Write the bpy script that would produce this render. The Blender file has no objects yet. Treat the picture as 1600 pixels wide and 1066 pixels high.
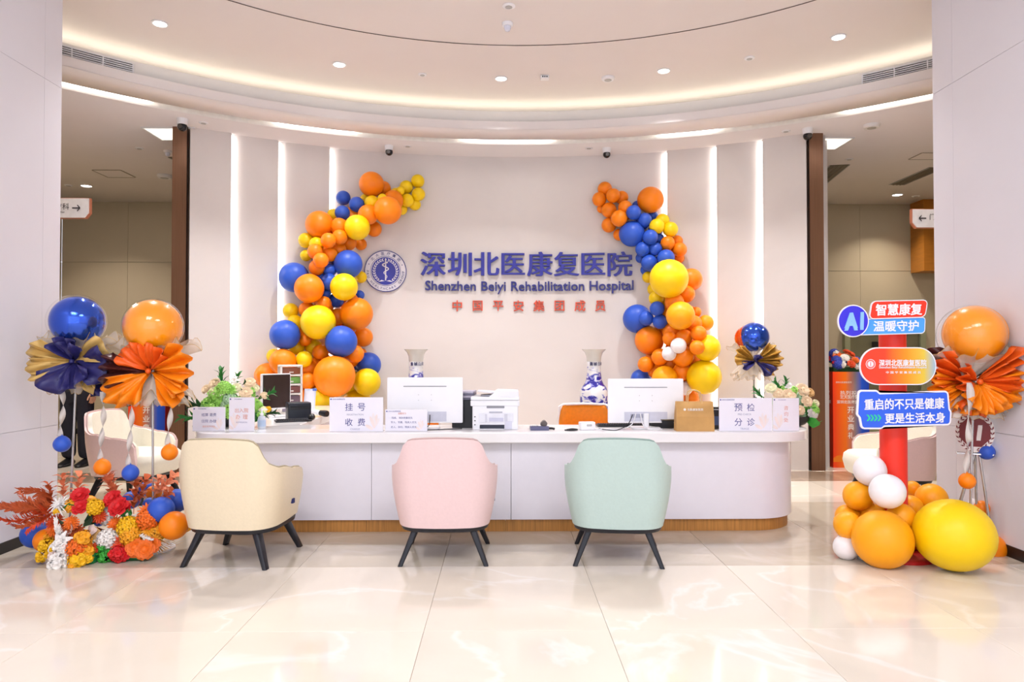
import bpy, math, random
from mathutils import Vector, Matrix, Euler
R = math.radians
PI = math.pi
random.seed(7)
SC = bpy.context.scene
COL = SC.collection

# ------------------------------------------------------------------ camera, world, exposure
FPX, EYE = 1100.0, 1.35
YAW, PITCH = math.atan(15 / FPX), math.atan(19 / FPX)
cam_d = bpy.data.cameras.new('camera')
cam_d.sensor_width = 36.0
cam_d.lens = 36.0 * FPX / 1600.0
cam_d.clip_end = 100
cam = bpy.data.objects.new('camera', cam_d)
COL.objects.link(cam)
cam.location = (0, 0, EYE)
cam.rotation_euler = (PI / 2 + PITCH, 0, -YAW)
SC.camera = cam

world = bpy.data.worlds.new('daylight')
SC.world = world
world.use_nodes = True
bg = world.node_tree.nodes['Background']
bg.inputs[0].default_value = (0.83, 0.88, 1.0, 1)
bg.inputs[1].default_value = 2.05
SC.view_settings.view_transform = 'Standard'
SC.view_settings.look = 'None'
SC.view_settings.gamma = 1.0
SC.view_settings.use_curve_mapping = False
SC.view_settings.exposure = 0.16
SC.cycles.use_adaptive_sampling = True
SC.cycles.adaptive_threshold = 0.05
SC.cycles.use_light_tree = False
SC.cycles.max_bounces = 7
SC.cycles.diffuse_bounces = 3
SC.cycles.glossy_bounces = 3
SC.cycles.transparent_max_bounces = 10
SC.cycles.caustics_reflective = False
SC.cycles.caustics_refractive = False


def area_lamp(name, loc, size, power, col, shape='DISK', size_y=None, rot=(0, 0, 0), spread=180):
    d = bpy.data.lights.new(name, 'AREA')
    d.shape = shape
    d.size = size
    if size_y:
        d.size_y = size_y
    d.energy = power
    d.color = col
    d.spread = R(spread)
    o = bpy.data.objects.new(name, d)
    COL.objects.link(o)
    o.location = loc
    o.rotation_euler = rot
    return o


# recessed ceiling panels over the front of the lobby (behind and above the viewer)
for lx in (-1.7, 1.7):
    area_lamp('lobby_ceiling_lamp', (lx, 0.6, 4.27), 1.6, 95, (0.97, 0.97, 1.0), 'RECTANGLE', 1.6)

for lx in (-5.5, 5.5):      # added fill lamps that brighten the corridors, hidden behind the pillars
    area_lamp('corridor_fill_lamp', (lx, 7.2, 3.88), .6, 75, (1.0, 0.86, 0.70), 'RECTANGLE', .6)

# ------------------------------------------------------------------ pixel helpers (photo frame 1600 x 1066)
_fw = Vector((math.sin(YAW) * math.cos(PITCH), math.cos(YAW) * math.cos(PITCH), math.sin(PITCH)))
_rt = Vector((math.cos(YAW), -math.sin(YAW), 0))
_up = _rt.cross(_fw)
_eye = Vector((0, 0, EYE))


def ray(px, py):
    return _fw + _rt * ((px - 800) / FPX) + _up * ((533 - py) / FPX)


def P(px, py, D):
    r = ray(px, py)
    return _eye + r * (D / r.y)


def PZ(px, py, z):
    r = ray(px, py)
    return _eye + r * ((z - EYE) / r.z)


# ------------------------------------------------------------------ materials
def lin(h):
    h = h.lstrip('#')
    c = [int(h[i:i + 2], 16) / 255 for i in (0, 2, 4)]
    return tuple(x / 12.92 if x <= .04045 else ((x + .055) / 1.055) ** 2.4 for x in c)


MATS = {}


def M(name, col, rough=.5, metal=0., noise=.06, nscale=14., bump=0., coat=0., sss=0., trans=0., alpha=1., emit=0., ior=1.45, stretch=None):
    if name in MATS:
        return MATS[name]
    m = bpy.data.materials.new(name)
    m.use_nodes = True
    nt = m.node_tree
    b = nt.nodes['Principled BSDF']
    c = lin(col) if isinstance(col, str) else col
    b.inputs['Roughness'].default_value = rough
    b.inputs['Metallic'].default_value = metal
    b.inputs['IOR'].default_value = ior
    b.inputs['Coat Weight'].default_value = coat
    b.inputs['Coat Roughness'].default_value = .05
    b.inputs['Transmission Weight'].default_value = trans
    b.inputs['Alpha'].default_value = alpha
    if sss:
        b.inputs['Subsurface Weight'].default_value = sss
        b.inputs['Subsurface Radius'].default_value = (.05, .03, .02)
    b.inputs['Base Color'].default_value = (*c, 1)
    if emit:
        b.inputs['Emission Color'].default_value = (*c, 1)
        b.inputs['Emission Strength'].default_value = emit
    if noise or bump:
        tc = nt.nodes.new('ShaderNodeTexCoord')
        n = nt.nodes.new('ShaderNodeTexNoise')
        n.inputs['Scale'].default_value = nscale
        n.inputs['Detail'].default_value = 4
        if stretch:
            mp = nt.nodes.new('ShaderNodeMapping')
            mp.inputs['Scale'].default_value = stretch
            nt.links.new(tc.outputs['Object'], mp.inputs[0])
            nt.links.new(mp.outputs[0], n.inputs['Vector'])
        else:
            nt.links.new(tc.outputs['Object'], n.inputs['Vector'])
        if noise:
            r = nt.nodes.new('ShaderNodeValToRGB')
            r.color_ramp.elements[0].position = .3
            r.color_ramp.elements[1].position = .7
            r.color_ramp.elements[0].color = (*[max(0, x * (1 - noise)) for x in c], 1)
            r.color_ramp.elements[1].color = (*[min(1, x * (1 + noise)) for x in c], 1)
            nt.links.new(n.outputs['Fac'], r.inputs[0])
            nt.links.new(r.outputs[0], b.inputs['Base Color'])
        if bump:
            bp = nt.nodes.new('ShaderNodeBump')
            bp.inputs['Strength'].default_value = bump
            bp.inputs['Distance'].default_value = .01
            nt.links.new(n.outputs['Fac'], bp.inputs['Height'])
            nt.links.new(bp.outputs[0], b.inputs['Normal'])
    MATS[name] = m
    return m


def marble(name, base, vein, rough, scale=1.2, width=.06, tint=.0, spec=.5):
    m = bpy.data.materials.new(name)
    m.use_nodes = True
    nt = m.node_tree
    b = nt.nodes['Principled BSDF']
    b.inputs['Roughness'].default_value = rough
    b.inputs['Specular IOR Level'].default_value = spec
    geo = nt.nodes.new('ShaderNodeNewGeometry')
    oi = nt.nodes.new('ShaderNodeObjectInfo')
    ad = nt.nodes.new('ShaderNodeVectorMath'); ad.operation = 'MULTIPLY_ADD'
    ad.inputs[1].default_value = (1, 1, 1)
    sc = nt.nodes.new('ShaderNodeVectorMath'); sc.operation = 'SCALE'
    cmb = nt.nodes.new('ShaderNodeCombineXYZ')
    for k in range(3):
        nt.links.new(oi.outputs['Random'], cmb.inputs[k])
    sc.inputs[3].default_value = 37.0
    nt.links.new(cmb.outputs[0], sc.inputs[0])
    nt.links.new(geo.outputs['Position'], ad.inputs[0])
    nt.links.new(sc.outputs[0], ad.inputs[2])
    n = nt.nodes.new('ShaderNodeTexNoise')
    n.inputs['Scale'].default_value = scale
    n.inputs['Detail'].default_value = 7
    n.inputs['Distortion'].default_value = .6
    nt.links.new(ad.outputs[0], n.inputs['Vector'])
    r = nt.nodes.new('ShaderNodeValToRGB')
    e = r.color_ramp.elements
    bc, vc = lin(base), lin(vein)
    e[0].position = .36
    e[0].color = (*[x * .94 for x in bc], 1)
    e[1].position = .5 - width
    e[1].color = (*bc, 1)
    k = r.color_ramp.elements.new(.5)
    k.color = (*vc, 1)
    k = r.color_ramp.elements.new(.5 + width)
    k.color = (*bc, 1)
    k = r.color_ramp.elements.new(.68)
    k.color = (*[min(1, x * 1.05) for x in bc], 1)
    nt.links.new(n.outputs['Fac'], r.inputs[0])
    # per-piece tone
    mr = nt.nodes.new('ShaderNodeMapRange')
    mr.inputs[3].default_value = 1 - tint
    mr.inputs[4].default_value = 1 + tint
    nt.links.new(oi.outputs['Random'], mr.inputs[0])
    mx = nt.nodes.new('ShaderNodeVectorMath'); mx.operation = 'SCALE'
    nt.links.new(r.outputs[0], mx.inputs[0])
    nt.links.new(mr.outputs[0], mx.inputs[3])
    nt.links.new(mx.outputs[0], b.inputs['Base Color'])
    MATS[name] = m
    return m


def gradient(name, stops, axis=0, rough=.4):
    """print whose inks run across the sheet (object space -0.5..0.5 along the axis after generated coords)"""
    m = bpy.data.materials.new(name)
    m.use_nodes = True
    nt = m.node_tree
    b = nt.nodes['Principled BSDF']
    b.inputs['Roughness'].default_value = rough
    tc = nt.nodes.new('ShaderNodeTexCoord')
    sp = nt.nodes.new('ShaderNodeSeparateXYZ')
    nt.links.new(tc.outputs['Generated'], sp.inputs[0])
    r = nt.nodes.new('ShaderNodeValToRGB')
    e = r.color_ramp.elements
    for i, (p, c) in enumerate(stops):
        k = e[i] if i < 2 else e.new(p)
        k.position = p
        k.color = (*lin(c), 1)
    nt.links.new(sp.outputs[axis], r.inputs[0])
    nt.links.new(r.outputs[0], b.inputs['Base Color'])
    MATS[name] = m
    return m


# ------------------------------------------------------------------ mesh building
class MB:
    def __init__(s):
        s.v = []
        s.f = []

    def add(s, vs, fs):
        o = len(s.v)
        s.v += [tuple(v) for v in vs]
        s.f += [tuple(i + o for i in f) for f in fs]
        return s

    def box(s, x0, x1, y0, y1, z0, z1, mx=None):
        vs = [Vector(v) for v in ((x0, y0, z0), (x1, y0, z0), (x1, y1, z0), (x0, y1, z0), (x0, y0, z1), (x1, y0, z1), (x1, y1, z1), (x0, y1, z1))]
        if mx:
            vs = [mx @ v for v in vs]
        return s.add(vs, [(0, 3, 2, 1), (4, 5, 6, 7), (0, 1, 5, 4), (1, 2, 6, 5), (2, 3, 7, 6), (3, 0, 4, 7)])

    def cbox(s, cx, cy, cz, sx, sy, sz, mx=None):
        return s.box(cx - sx / 2, cx + sx / 2, cy - sy / 2, cy + sy / 2, cz - sz / 2, cz + sz / 2, mx)

    def rbox(s, x0, x1, y0, y1, z0, z1, r, axis='z', seg=4, mx=None):
        """box with rounded corners about an axis and a small chamfer on its two faces"""
        A = {'z': (x0, x1, y0, y1, z0, z1), 'y': (x0, x1, z0, z1, y0, y1), 'x': (y0, y1, z0, z1, x0, x1)}[axis]
        a0, a1, b0, b1, c0, c1 = A
        c = min(r * .35, (c1 - c0) * .3)
        rings = []
        for (ins, cc) in ((c, c0), (0, c0 + c), (0, c1 - c), (c, c1)):
            pts = rpoly([(a0 + ins, b0 + ins), (a1 - ins, b0 + ins), (a1 - ins, b1 - ins), (a0 + ins, b1 - ins)], max(r - ins, .0005), seg)
            rings.append([{'z': (p, q, cc), 'y': (p, cc, q), 'x': (cc, p, q)}[axis] for p, q in pts])
        return s.rings(rings, True, True, mx=mx)

    def rings(s, rings, cap0=False, cap1=False, closed=True, mx=None):
        n = len(rings[0])
        vs = [Vector(p) for r in rings for p in r]
        if mx:
            vs = [mx @ v for v in vs]
        fs = []
        for i in range(len(rings) - 1):
            for j in range(n if closed else n - 1):
                k = (j + 1) % n
                fs.append((i * n + j, i * n + k, (i + 1) * n + k, (i + 1) * n + j))
        if cap0:
            fs.append(tuple(range(n))[::-1])
        if cap1:
            fs.append(tuple((len(rings) - 1) * n + j for j in range(n)))
        return s.add(vs, fs)

    def prism(s, pts, z0, z1, mx=None):
        return s.rings([[(x, y, z0) for x, y in pts], [(x, y, z1) for x, y in pts]], True, True, mx=mx)

    def vprism(s, pts, y0, y1, mx=None):
        """outline in x,z extruded along y"""
        return s.rings([[(x, y0, z) for x, z in pts], [(x, y1, z) for x, z in pts]], True, True, mx=mx)

    def lathe(s, prof, n=24, mx=None):
        rings = [[(r * math.cos(2 * PI * j / n), r * math.sin(2 * PI * j / n), z) for j in range(n)] for r, z in prof]
        return s.rings(rings, prof[0][0] > 1e-5, prof[-1][0] > 1e-5, mx=mx)

    def tube(s, pts, rad, n=8, caps=True):
        pts = [Vector(p) for p in pts]
        rad = rad if isinstance(rad, (list, tuple)) else [rad] * len(pts)
        rings = []
        t = (pts[1] - pts[0]).normalized()
        a = t.orthogonal().normalized()
        for i, p in enumerate(pts):
            t = (pts[min(i + 1, len(pts) - 1)] - pts[max(i - 1, 0)]).normalized()
            a = (a - t * a.dot(t)).normalized()
            b = t.cross(a)
            rings.append([p + (a * math.cos(2 * PI * j / n) + b * math.sin(2 * PI * j / n)) * rad[i] for j in range(n)])
        return s.rings(rings, caps, caps)

    def sphere(s, c, r, n=16, m=10, sx=1, sy=1, sz=1):
        c = Vector(c)
        rings = []
        for i in range(m + 1):
            a = -PI / 2 + PI * i / m
            rr = max(math.cos(a), 1e-4)
            rings.append([(c.x + r * sx * rr * math.cos(2 * PI * j / n), c.y + r * sy * rr * math.sin(2 * PI * j / n), c.z + r * sz * math.sin(a)) for j in range(n)])
        return s.rings(rings, True, True)

    def grid(s, f, nu, nv):
        vs = [f(i / nu, j / nv) for i in range(nu + 1) for j in range(nv + 1)]
        w = nv + 1
        return s.add(vs, [(i * w + j, (i + 1) * w + j, (i + 1) * w + j + 1, i * w + j + 1) for i in range(nu) for j in range(nv)])

    def mesh(s, name, mat, smooth=True, ang=38):
        me = bpy.data.meshes.new(name)
        me.from_pydata(s.v, [], s.f)
        me.validate()
        if mat:
            me.materials.append(mat)
        if smooth:
            me.shade_smooth()
            me.set_sharp_from_angle(angle=R(ang))
        me.update()
        return me

    def build(s, name, mat, parent=None, smooth=True, ang=38, loc=None, solid=0., sub=0):
        o = put(name, s.mesh(name, mat, smooth, ang), parent, loc)
        if solid:
            md = o.modifiers.new('thickness', 'SOLIDIFY')
            md.thickness = solid
            md.offset = 0
        if sub:
            md = o.modifiers.new('smooth', 'SUBSURF')
            md.levels = md.render_levels = sub
        return o


def put(name, me, parent=None, loc=None, rot=None, scale=None):
    o = bpy.data.objects.new(name, me)
    COL.objects.link(o)
    if parent:
        o.parent = parent
    if loc is not None:
        o.location = loc
    if rot is not None:
        o.rotation_euler = rot
    if scale is not None:
        o.scale = scale if hasattr(scale, '__len__') else (scale,) * 3
    return o


def rpoly(pts, r, seg=5):
    """round the corners of a polygon; r a number or one per corner"""
    n = len(pts)
    rs = r if isinstance(r, (list, tuple)) else [r] * n
    out = []
    for i in range(n):
        p = Vector(pts[i]); a = Vector(pts[i - 1]); b = Vector(pts[(i + 1) % n])
        if rs[i] < 1e-4:
            out.append(tuple(p)); continue
        u = (a - p).normalized(); w = (b - p).normalized()
        ang = u.angle(w)
        d = min(rs[i] / math.tan(ang / 2), (a - p).length * .49, (b - p).length * .49)
        rr = d * math.tan(ang / 2)
        c = p + (u + w).normalized() * (rr / math.sin(ang / 2))
        s0 = p + u * d - c; s1 = p + w * d - c
        a0 = math.atan2(s0.y, s0.x); da = math.atan2(s1.y, s1.x) - a0
        while da > PI: da -= 2 * PI
        while da < -PI: da += 2 * PI
        for k in range(seg + 1):
            t = a0 + da * k / seg
            out.append((c.x + rr * math.cos(t), c.y + rr * math.sin(t)))
    return out


def empty(name, loc=(0, 0, 0), rz=0., label=None, cat=None, group=None, kind=None):
    o = bpy.data.objects.new(name, None)
    COL.objects.link(o)
    o.location = loc
    o.rotation_euler = (0, 0, rz)
    o.empty_display_size = .05
    return tag(o, label, cat, group, kind)


def tag(o, label=None, cat=None, group=None, kind=None):
    if label: o['label'] = label
    if cat: o['category'] = cat
    if group: o['group'] = group
    if kind: o['kind'] = kind
    return o


def struct(o, label=None):
    return tag(o, label, None, None, 'structure')


TXT = {}


def text_mesh(s, size, mat, bold=0., depth=.0, shear=0., space=1., wide=False):
    key = (s, round(size, 4), mat.name, bold, depth, shear, space, wide)
    if key in TXT:
        return TXT[key]
    c = bpy.data.curves.new('lettering', 'FONT')
    c.body = s
    c.size = size
    c.extrude = depth
    if bold < .012: c.offset = bold * size
    c.shear = shear
    c.resolution_u = 3
    c.space_character = space
    c.align_x = 'LEFT'
    o = bpy.data.objects.new('lettering', c)
    me = bpy.data.meshes.new_from_object(o)
    bpy.data.objects.remove(o)
    if bold >= .012 and me.vertices:        # heavier strokes: the same outline repeated a little to the sides
        b = bold * size
        dirs = [(-2.2 * b, 0), (-1.1 * b, 0), (0, 0), (1.1 * b, 0), (2.2 * b, 0)] if wide else [(0, 0), (-b, -b), (b, -b), (-b, b), (b, b)]
        vs = [v.co.copy() for v in me.vertices]; fs = [tuple(p.vertices) for p in me.polygons]
        nv, nf = [], []
        for dx, dy in dirs:
            o_ = len(nv)
            zo = .0012 * size * len(nv) / max(1, len(vs))
            nv += [(v.x + dx, v.y + dy, v.z + zo) for v in vs]; nf += [tuple(i + o_ for i in f) for f in fs]
        bpy.data.meshes.remove(me)
        me = bpy.data.meshes.new('lettering'); me.from_pydata(nv, [], nf)
    if me.vertices:
        xs = [v.co.x for v in me.vertices]; ys = [v.co.y for v in me.vertices]
        cx, cy = (min(xs) + max(xs)) / 2, (min(ys) + max(ys)) / 2
        for v in me.vertices:
            v.co.x -= cx; v.co.y -= cy
        me['w'] = max(xs) - min(xs); me['h'] = max(ys) - min(ys); me['r'] = max(xs)
    me.materials.clear()
    me.materials.append(mat)
    for p in me.polygons:
        p.material_index = 0
    TXT[key] = me
    return me


def text(s, mat, parent, x, y, z, height=None, width=None, bold=0., depth=.0004, name='lettering', rot=(PI / 2, 0, 0), size=.1, shear=0., space=1.):
    """upright lettering facing -y, centred on x, z; height / width set its real size"""
    me = text_mesh(s, size, mat, bold, depth / 1, shear, space)
    k = 1.
    if height: k = height / me['h']
    if width: k = width / me['w']
    sx = k
    if height and width: sx, k = width / me['w'], height / me['h']
    return put(name, me, parent, (x, y, z), rot, (sx, k, 1))


def arc_pts(cx, cy, r, a0, a1, n):
    """angles from +y, positive towards +x"""
    return [(cx + r * math.sin(a0 + (a1 - a0) * i / n), cy + r * math.cos(a0 + (a1 - a0) * i / n)) for i in range(n + 1)]

# ------------------------------------------------------------------ materials of the place
WALLW = marble('wall_stone', '#e0d8d4', '#e0d8d4', .45, .7, .02, .004, .3)
PILLAR = M('pillar_panel', '#e2e0e8', .32, noise=.015, nscale=1.5)
CEIL = M('ceiling_paint', '#ebe3e0', .75, noise=.01, nscale=2)
FASC = M('fascia_paint', '#f8f3ec', .6, noise=.01, nscale=2)
CORR = M('corridor_panel', '#c6bba6', .5, noise=.03, nscale=1.2)
BRONZE = M('bronze_metal', '#86634e', .3, .55, noise=.08, nscale=3, stretch=(30, 30, .6))
BLACKT = M('black_skirting', '#17161a', .35, noise=.05)
TILE_L = marble('floor_light_marble', '#e9decf', '#f0e9e0', .085, .8, .02, .015, .5)
TILE_D = marble('floor_beige_marble', '#cdc0ae', '#d3c7b8', .09, 1.3, .05, .03, .5)
TILE_B = marble('floor_brown_marble', '#a08a76', '#b09a86', .09, 1.6, .05, .03, .5)
GROUT = M('grout', '#dccfc2', .6)
LED = M('led_white', (1, .97, .92), .5, noise=0, emit=5)
LEDS = M('led_slit', (1, .97, .95), .5, noise=0, emit=3.6)
COVE = M('led_cove_warm', (1, .93, .80), .5, noise=0, emit=3.6)
LAMPG = M('lamp_glass', (1, .98, .95), .5, noise=0, emit=12)
DARKG = M('dark_grille', '#2b2a2c', .6)
WHITEP = M('white_plastic', '#f2f1f4', .3, noise=.01)
GREYP = M('grey_plastic', '#b9b7b6', .4, noise=.02)
CHROME = M('chrome', '#c9c9cc', .12, 1., noise=.03)
BLACKP = M('black_plastic', '#1c1d22', .35, noise=.05)

# ------------------------------------------------------------------ floor: tiles with real joints
ZS, ZC = 3.9, 4.3
floor = struct(MB().box(-9, 9, -3.2, 13, -.12, -.006).build('floor', GROUT, smooth=False), 'polished beige marble floor of the reception hall')
TW, TD, GAP = .9, 1.03, .0018


def tile_mesh(name, w, d, mat):
    c = .0015
    return MB().rings([[(0, 0, -.006), (w, 0, -.006), (w, d, -.006), (0, d, -.006)],
                       [(0, 0, -c), (w, 0, -c), (w, d, -c), (0, d, -c)],
                       [(c, c, 0), (w - c, c, 0), (w - c, d - c, 0), (c, d - c, 0)]], True, True).mesh(name, mat, False)


rows = [(4.48 - TD * k, TD, TILE_L) for k in range(7, 0, -1)] + [(4.48, 1.0, TILE_D), (5.48, .9, TILE_D), (6.38, TD, TILE_L), (7.41, .62, TILE_B)] + [(8.03 + TD * k, TD, TILE_L) for k in range(5)]
tcache = {}
for ri, (y, d, mt) in enumerate(rows):
    for i in range(-10, 10):
        x = i * TW - .38
        if x < -8.6 or x > 8.4: continue
        if abs(x + TW / 2) > 3.9 and y < 4: continue
        key = (round(d, 3), mt.name)
        if key not in tcache:
            tcache[key] = tile_mesh('floor_tile', TW - GAP, d - GAP, mt)
        put('floor_tile', tcache[key], floor, (x, y, 0))

# ------------------------------------------------------------------ side pillars (long panelled walls beside the lobby)
for side, sx, name, lab in ((-1, -3.36, 'wall_left', 'white panelled pillar wall on the left'), (1, 3.36, 'wall_right', 'white panelled pillar wall on the right')):
    yend = 5.38 if side < 0 else 5.42
    x0, x1 = (sx - .6, sx - .012) if side < 0 else (sx + .012, sx + .6)
    w = struct(MB().box(x0, x1, -3.2, yend - .012, 0, ZC).build(name, M('panel_joint', '#cfcbd4', .5), smooth=False), lab)
    # cladding panels with open joints: heights from the photo's joint lines
    zz = [(.076, .808), (.8105, 3.3675), (3.370, ZC)]
    yy = [-3.2, -1.6, 0.2, 2.0, 3.78 if side > 0 else 3.55, 5.18, yend]
    for (za, zb) in zz:
        for ya, yb in zip(yy[:-1], yy[1:]):
            xa, xb = (sx - .012, sx) if side < 0 else (sx, sx + .012)
            e = 0 if yb == yend else .001
            MB().box(xa, xb, ya + .001, yb - e, za, zb).build('panel', PILLAR, w, smooth=False)
        MB().box(x0, x1, yend - .012, yend, za, zb).build('panel', PILLAR, w, smooth=False)
    xb0, xb1 = (sx - .02, sx + .006) if side < 0 else (sx - .006, sx + .02)
    struct(MB().box(xb0, xb1, -3.2, yend + .004, 0.0005, .075).build('baseboard_left' if side < 0 else 'baseboard_right', BLACKT, smooth=False), 'black skirting along the foot of the pillar wall')

# ------------------------------------------------------------------ ceilings
RX, RY = .13, 2.45
R_LIP, R_FAS, R_COV = 5.53, 5.62, 6.55
A0, A1 = R(-104), R(104)


def ring_surface(mb, prof, cx, cy, a0, a1, n):
    """sweep a (radius, z) profile around a vertical axis"""
    rings = []
    for i in range(n + 1):
        a = a0 + (a1 - a0) * i / n
        rings.append([(cx + r * math.sin(a), cy + r * math.cos(a), z) for r, z in prof])
    return mb.rings(rings, closed=False)


ceil = struct(MB().box(-6.6, 6.6, -3.2, 9.2, ZC, ZC + .12).build('ceiling', CEIL, smooth=False), 'high smooth white lobby ceiling')
# soffit around the raised middle: lip, fascia, cove shelf with light
sof = struct(ring_surface(MB(), [(R_LIP, ZS), (R_LIP, ZS + .092), (R_FAS, ZS + .092)], RX, RY, A0, A1, 120).build('ceiling_soffit', CEIL), 'curved lowered ceiling ring around the lobby')
ring_surface(MB(), [(R_FAS, ZS + .05), (R_FAS, ZS + .235), (R_FAS + .04, ZS + .235), (R_FAS + .04, ZS + .19), (R_COV, ZS + .19), (R_COV, ZC)], RX, RY, A0, A1, 120).build('fascia', FASC, sof, solid=.006)
ring_surface(MB(), [(R_FAS + .22, ZS + .2), (R_FAS + .30, ZS + .2), (R_FAS + .30, ZS + .212), (R_FAS + .22, ZS + .212)], RX, RY, R(-72), R(72), 90).build('cove_light_strip', COVE, sof)
# slot for the linear lamps, with its trough, then the flat ceiling that runs into the corridors
GX, GY, G0, G1 = .15, 2.25, 6.12, 6.30


def ring_between(mb, ca, ra, cb, rb, z, n=120):
    pa = arc_pts(*ca, ra, A0, A1, n); pb = arc_pts(*cb, rb, A0, A1, n)
    return mb.rings([[(*p, z) for p in pa], [(*p, z) for p in pb]], closed=False)


ring_between(MB(), (RX, RY), R_LIP, (GX, GY), G0, ZS).build('soffit_board', CEIL, sof, solid=.006)
ring_surface(MB(), [(G0, ZS), (G0, ZS + .06), (G1, ZS + .06), (G1, ZS)], GX, GY, A0, A1, 120).build('lamp_slot', M('slot_white', '#efece8', .5), sof, solid=.004)
ring_between(MB(), (GX, GY), G1, (GX, GY), 12.2, ZS).build('corridor_ceiling', CEIL, sof, solid=.01)

for (pa, pb, lab) in (((60, 120), (236, 160), 'bright linear lamp in the ceiling slot at the left pillar'), ((432, 200), (556, 213), 'linear lamp in the ceiling slot above the left wall panels'),
                      ((724, 221), (862, 222), 'linear lamp in the ceiling slot above the hospital name'), ((1030, 215), (1122, 207), 'linear lamp in the ceiling slot above the right wall panels'),
                      ((1318, 178), (1500, 143), 'bright linear lamp in the ceiling slot at the right pillar')):
    q = []
    for p in (pa, pb):
        w = PZ(*p, ZS)
        q.append(math.atan2(w.x - GX, w.y - GY))
    t = tag(ring_surface(MB(), [(G0 + .03, ZS + .055), (G0 + .03, ZS + .03), (G1 - .03, ZS + .03), (G1 - .03, ZS + .055)], GX, GY, q[0], q[1], 14).build('linear_lamp', LED), lab, 'ceiling lamp', 'linear lamps in the ceiling slot')
# dark shadow line ring on the high ceiling
struct(ring_surface(MB(), [(3.887, ZC - .002), (3.887, ZC - .005), (3.895, ZC - .005), (3.895, ZC - .002)], .12, 2.8, R(-180), R(180), 160).build('trim_1', M('shadow_line', '#4a3a36', .6)), 'thin dark ring line in the high ceiling')

# ------------------------------------------------------------------ curved back wall with stepped panels and light slits
WX, WY, WR = .12, 1.93, 7.16


def wall_y(x, off=0.):
    return WY + math.sqrt(max((WR - off) ** 2 - (x - WX) ** 2, .01))


def wall_ang(px, py=240, rr=WR):
    # angle of the point of the wall that shows at this column
    r = ray(px, py)
    k = r.x / r.y
    lo, hi = 4., 12.
    for _ in range(50):
        mid = (lo + hi) / 2
        if (mid * k - WX) ** 2 + (mid - WY) ** 2 < rr * rr: lo = mid
        else: hi = mid
    return math.atan2(lo * k - WX, lo - WY)


bw = struct(ring_surface(MB(), [(WR + .02, 0), (WR + .02, ZS), (WR + .22, ZS), (WR + .22, 0)], WX, WY, R(-30.5), R(30.5), 40).build('wall_back', WALLW), 'curved pale stone feature wall behind the desk')
edges = [293, 358, 433, 514, 1043, 1121, 1194, 1263]
angs = [wall_ang(e, 400) for e in edges]
steps = [.15, .10, .05, 0., .05, .10, .15]
for i in range(7):
    a0, a1 = angs[i], angs[i + 1]
    s = steps[i]
    if i > 3: a0 += .0
    prof = [(WR - s, 0), (WR - s, ZS), (WR + .015, ZS), (WR + .015, 0)]
    n = 30 if i == 3 else 6
    m = MB()
    ring_surface(m, prof + [prof[0]], WX, WY, a0, a1, n)
    k = len(prof) + 1
    m.f.append((0, 1, 2, 3)); m.f.append(tuple(len(m.v) - k + j for j in (3, 2, 1, 0)))
    m.build('wall_panel', WALLW, bw)
for i in (0, 1, 2, 4, 5, 6):       # a strip of light in the side of each step, facing the lower neighbour
    left = i < 3
    a = angs[i + 1] if left else angs[i]
    s = steps[i]
    da = .0048 if left else -.0048
    prof = [(WR - s + .012, .12), (WR - s + .012, ZS - .03), (WR - s + .03, ZS - .03), (WR - s + .03, .12), (WR - s + .012, .12)]
    m = MB()
    ring_surface(m, prof, WX, WY, a, a + da, 2)
    m.build('light_slit', LEDS, bw)
for side, a in ((-1, angs[0]), (1, angs[7])):
    cx, cy = WX + (WR - .1) * math.sin(a), WY + (WR - .1) * math.cos(a)
    m = MB().box(-.165 if side < 0 else .004, -.004 if side < 0 else .165, -.06, 1.1, 0, ZS, Matrix.Translation((cx, cy, 0)))
    o = struct(m.build('trim_2' if side < 0 else 'trim_3', BRONZE, smooth=False), 'tall bronze metal end post at the %s end of the feature wall' % ('left' if side < 0 else 'right'))
    MB().box(-.003, .003, -.064, -.04, 0, ZS, Matrix.Translation((cx, cy, 0))).build('edge_strip', M('dark_bronze', '#3b2a24', .3, .8), o, smooth=False)

# ------------------------------------------------------------------ corridors left and right of the feature wall
def clad(name, lab, axis, pos, a0, a1, joints_a, joints_z, mat, thick=.02, facing=-1, top=ZS):
    """wall slab with separate panels; axis 'y' wall at y=pos spanning x, axis 'x' wall at x=pos spanning y"""
    m = MB()
    g = M('corridor_joint', '#8b8478', .6)
    if axis == 'y': m.box(a0, a1, pos + .02, pos + .16, 0, top)
    else: m.box(min(pos - facing * .02, pos - facing * .16), max(pos - facing * .02, pos - facing * .16), a0, a1, 0, top)
    w = struct(m.build(name, g, smooth=False), lab)
    aa = [a0] + joints_a + [a1]; zz = [0] + joints_z + [top]
    for i in range(len(aa) - 1):
        for j in range(len(zz) - 1):
            u0, u1, v0, v1 = aa[i] + .002, aa[i + 1] - .002, zz[j] + .003, zz[j + 1] - .003
            if axis == 'y': b = MB().box(u0, u1, pos, pos + .02, v0, v1)
            else: b = MB().box(min(pos, pos - facing * .02), max(pos, pos - facing * .02), u0, u1, v0, v1)
            b.build('panel', mat, w, smooth=False)
    return w


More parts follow.
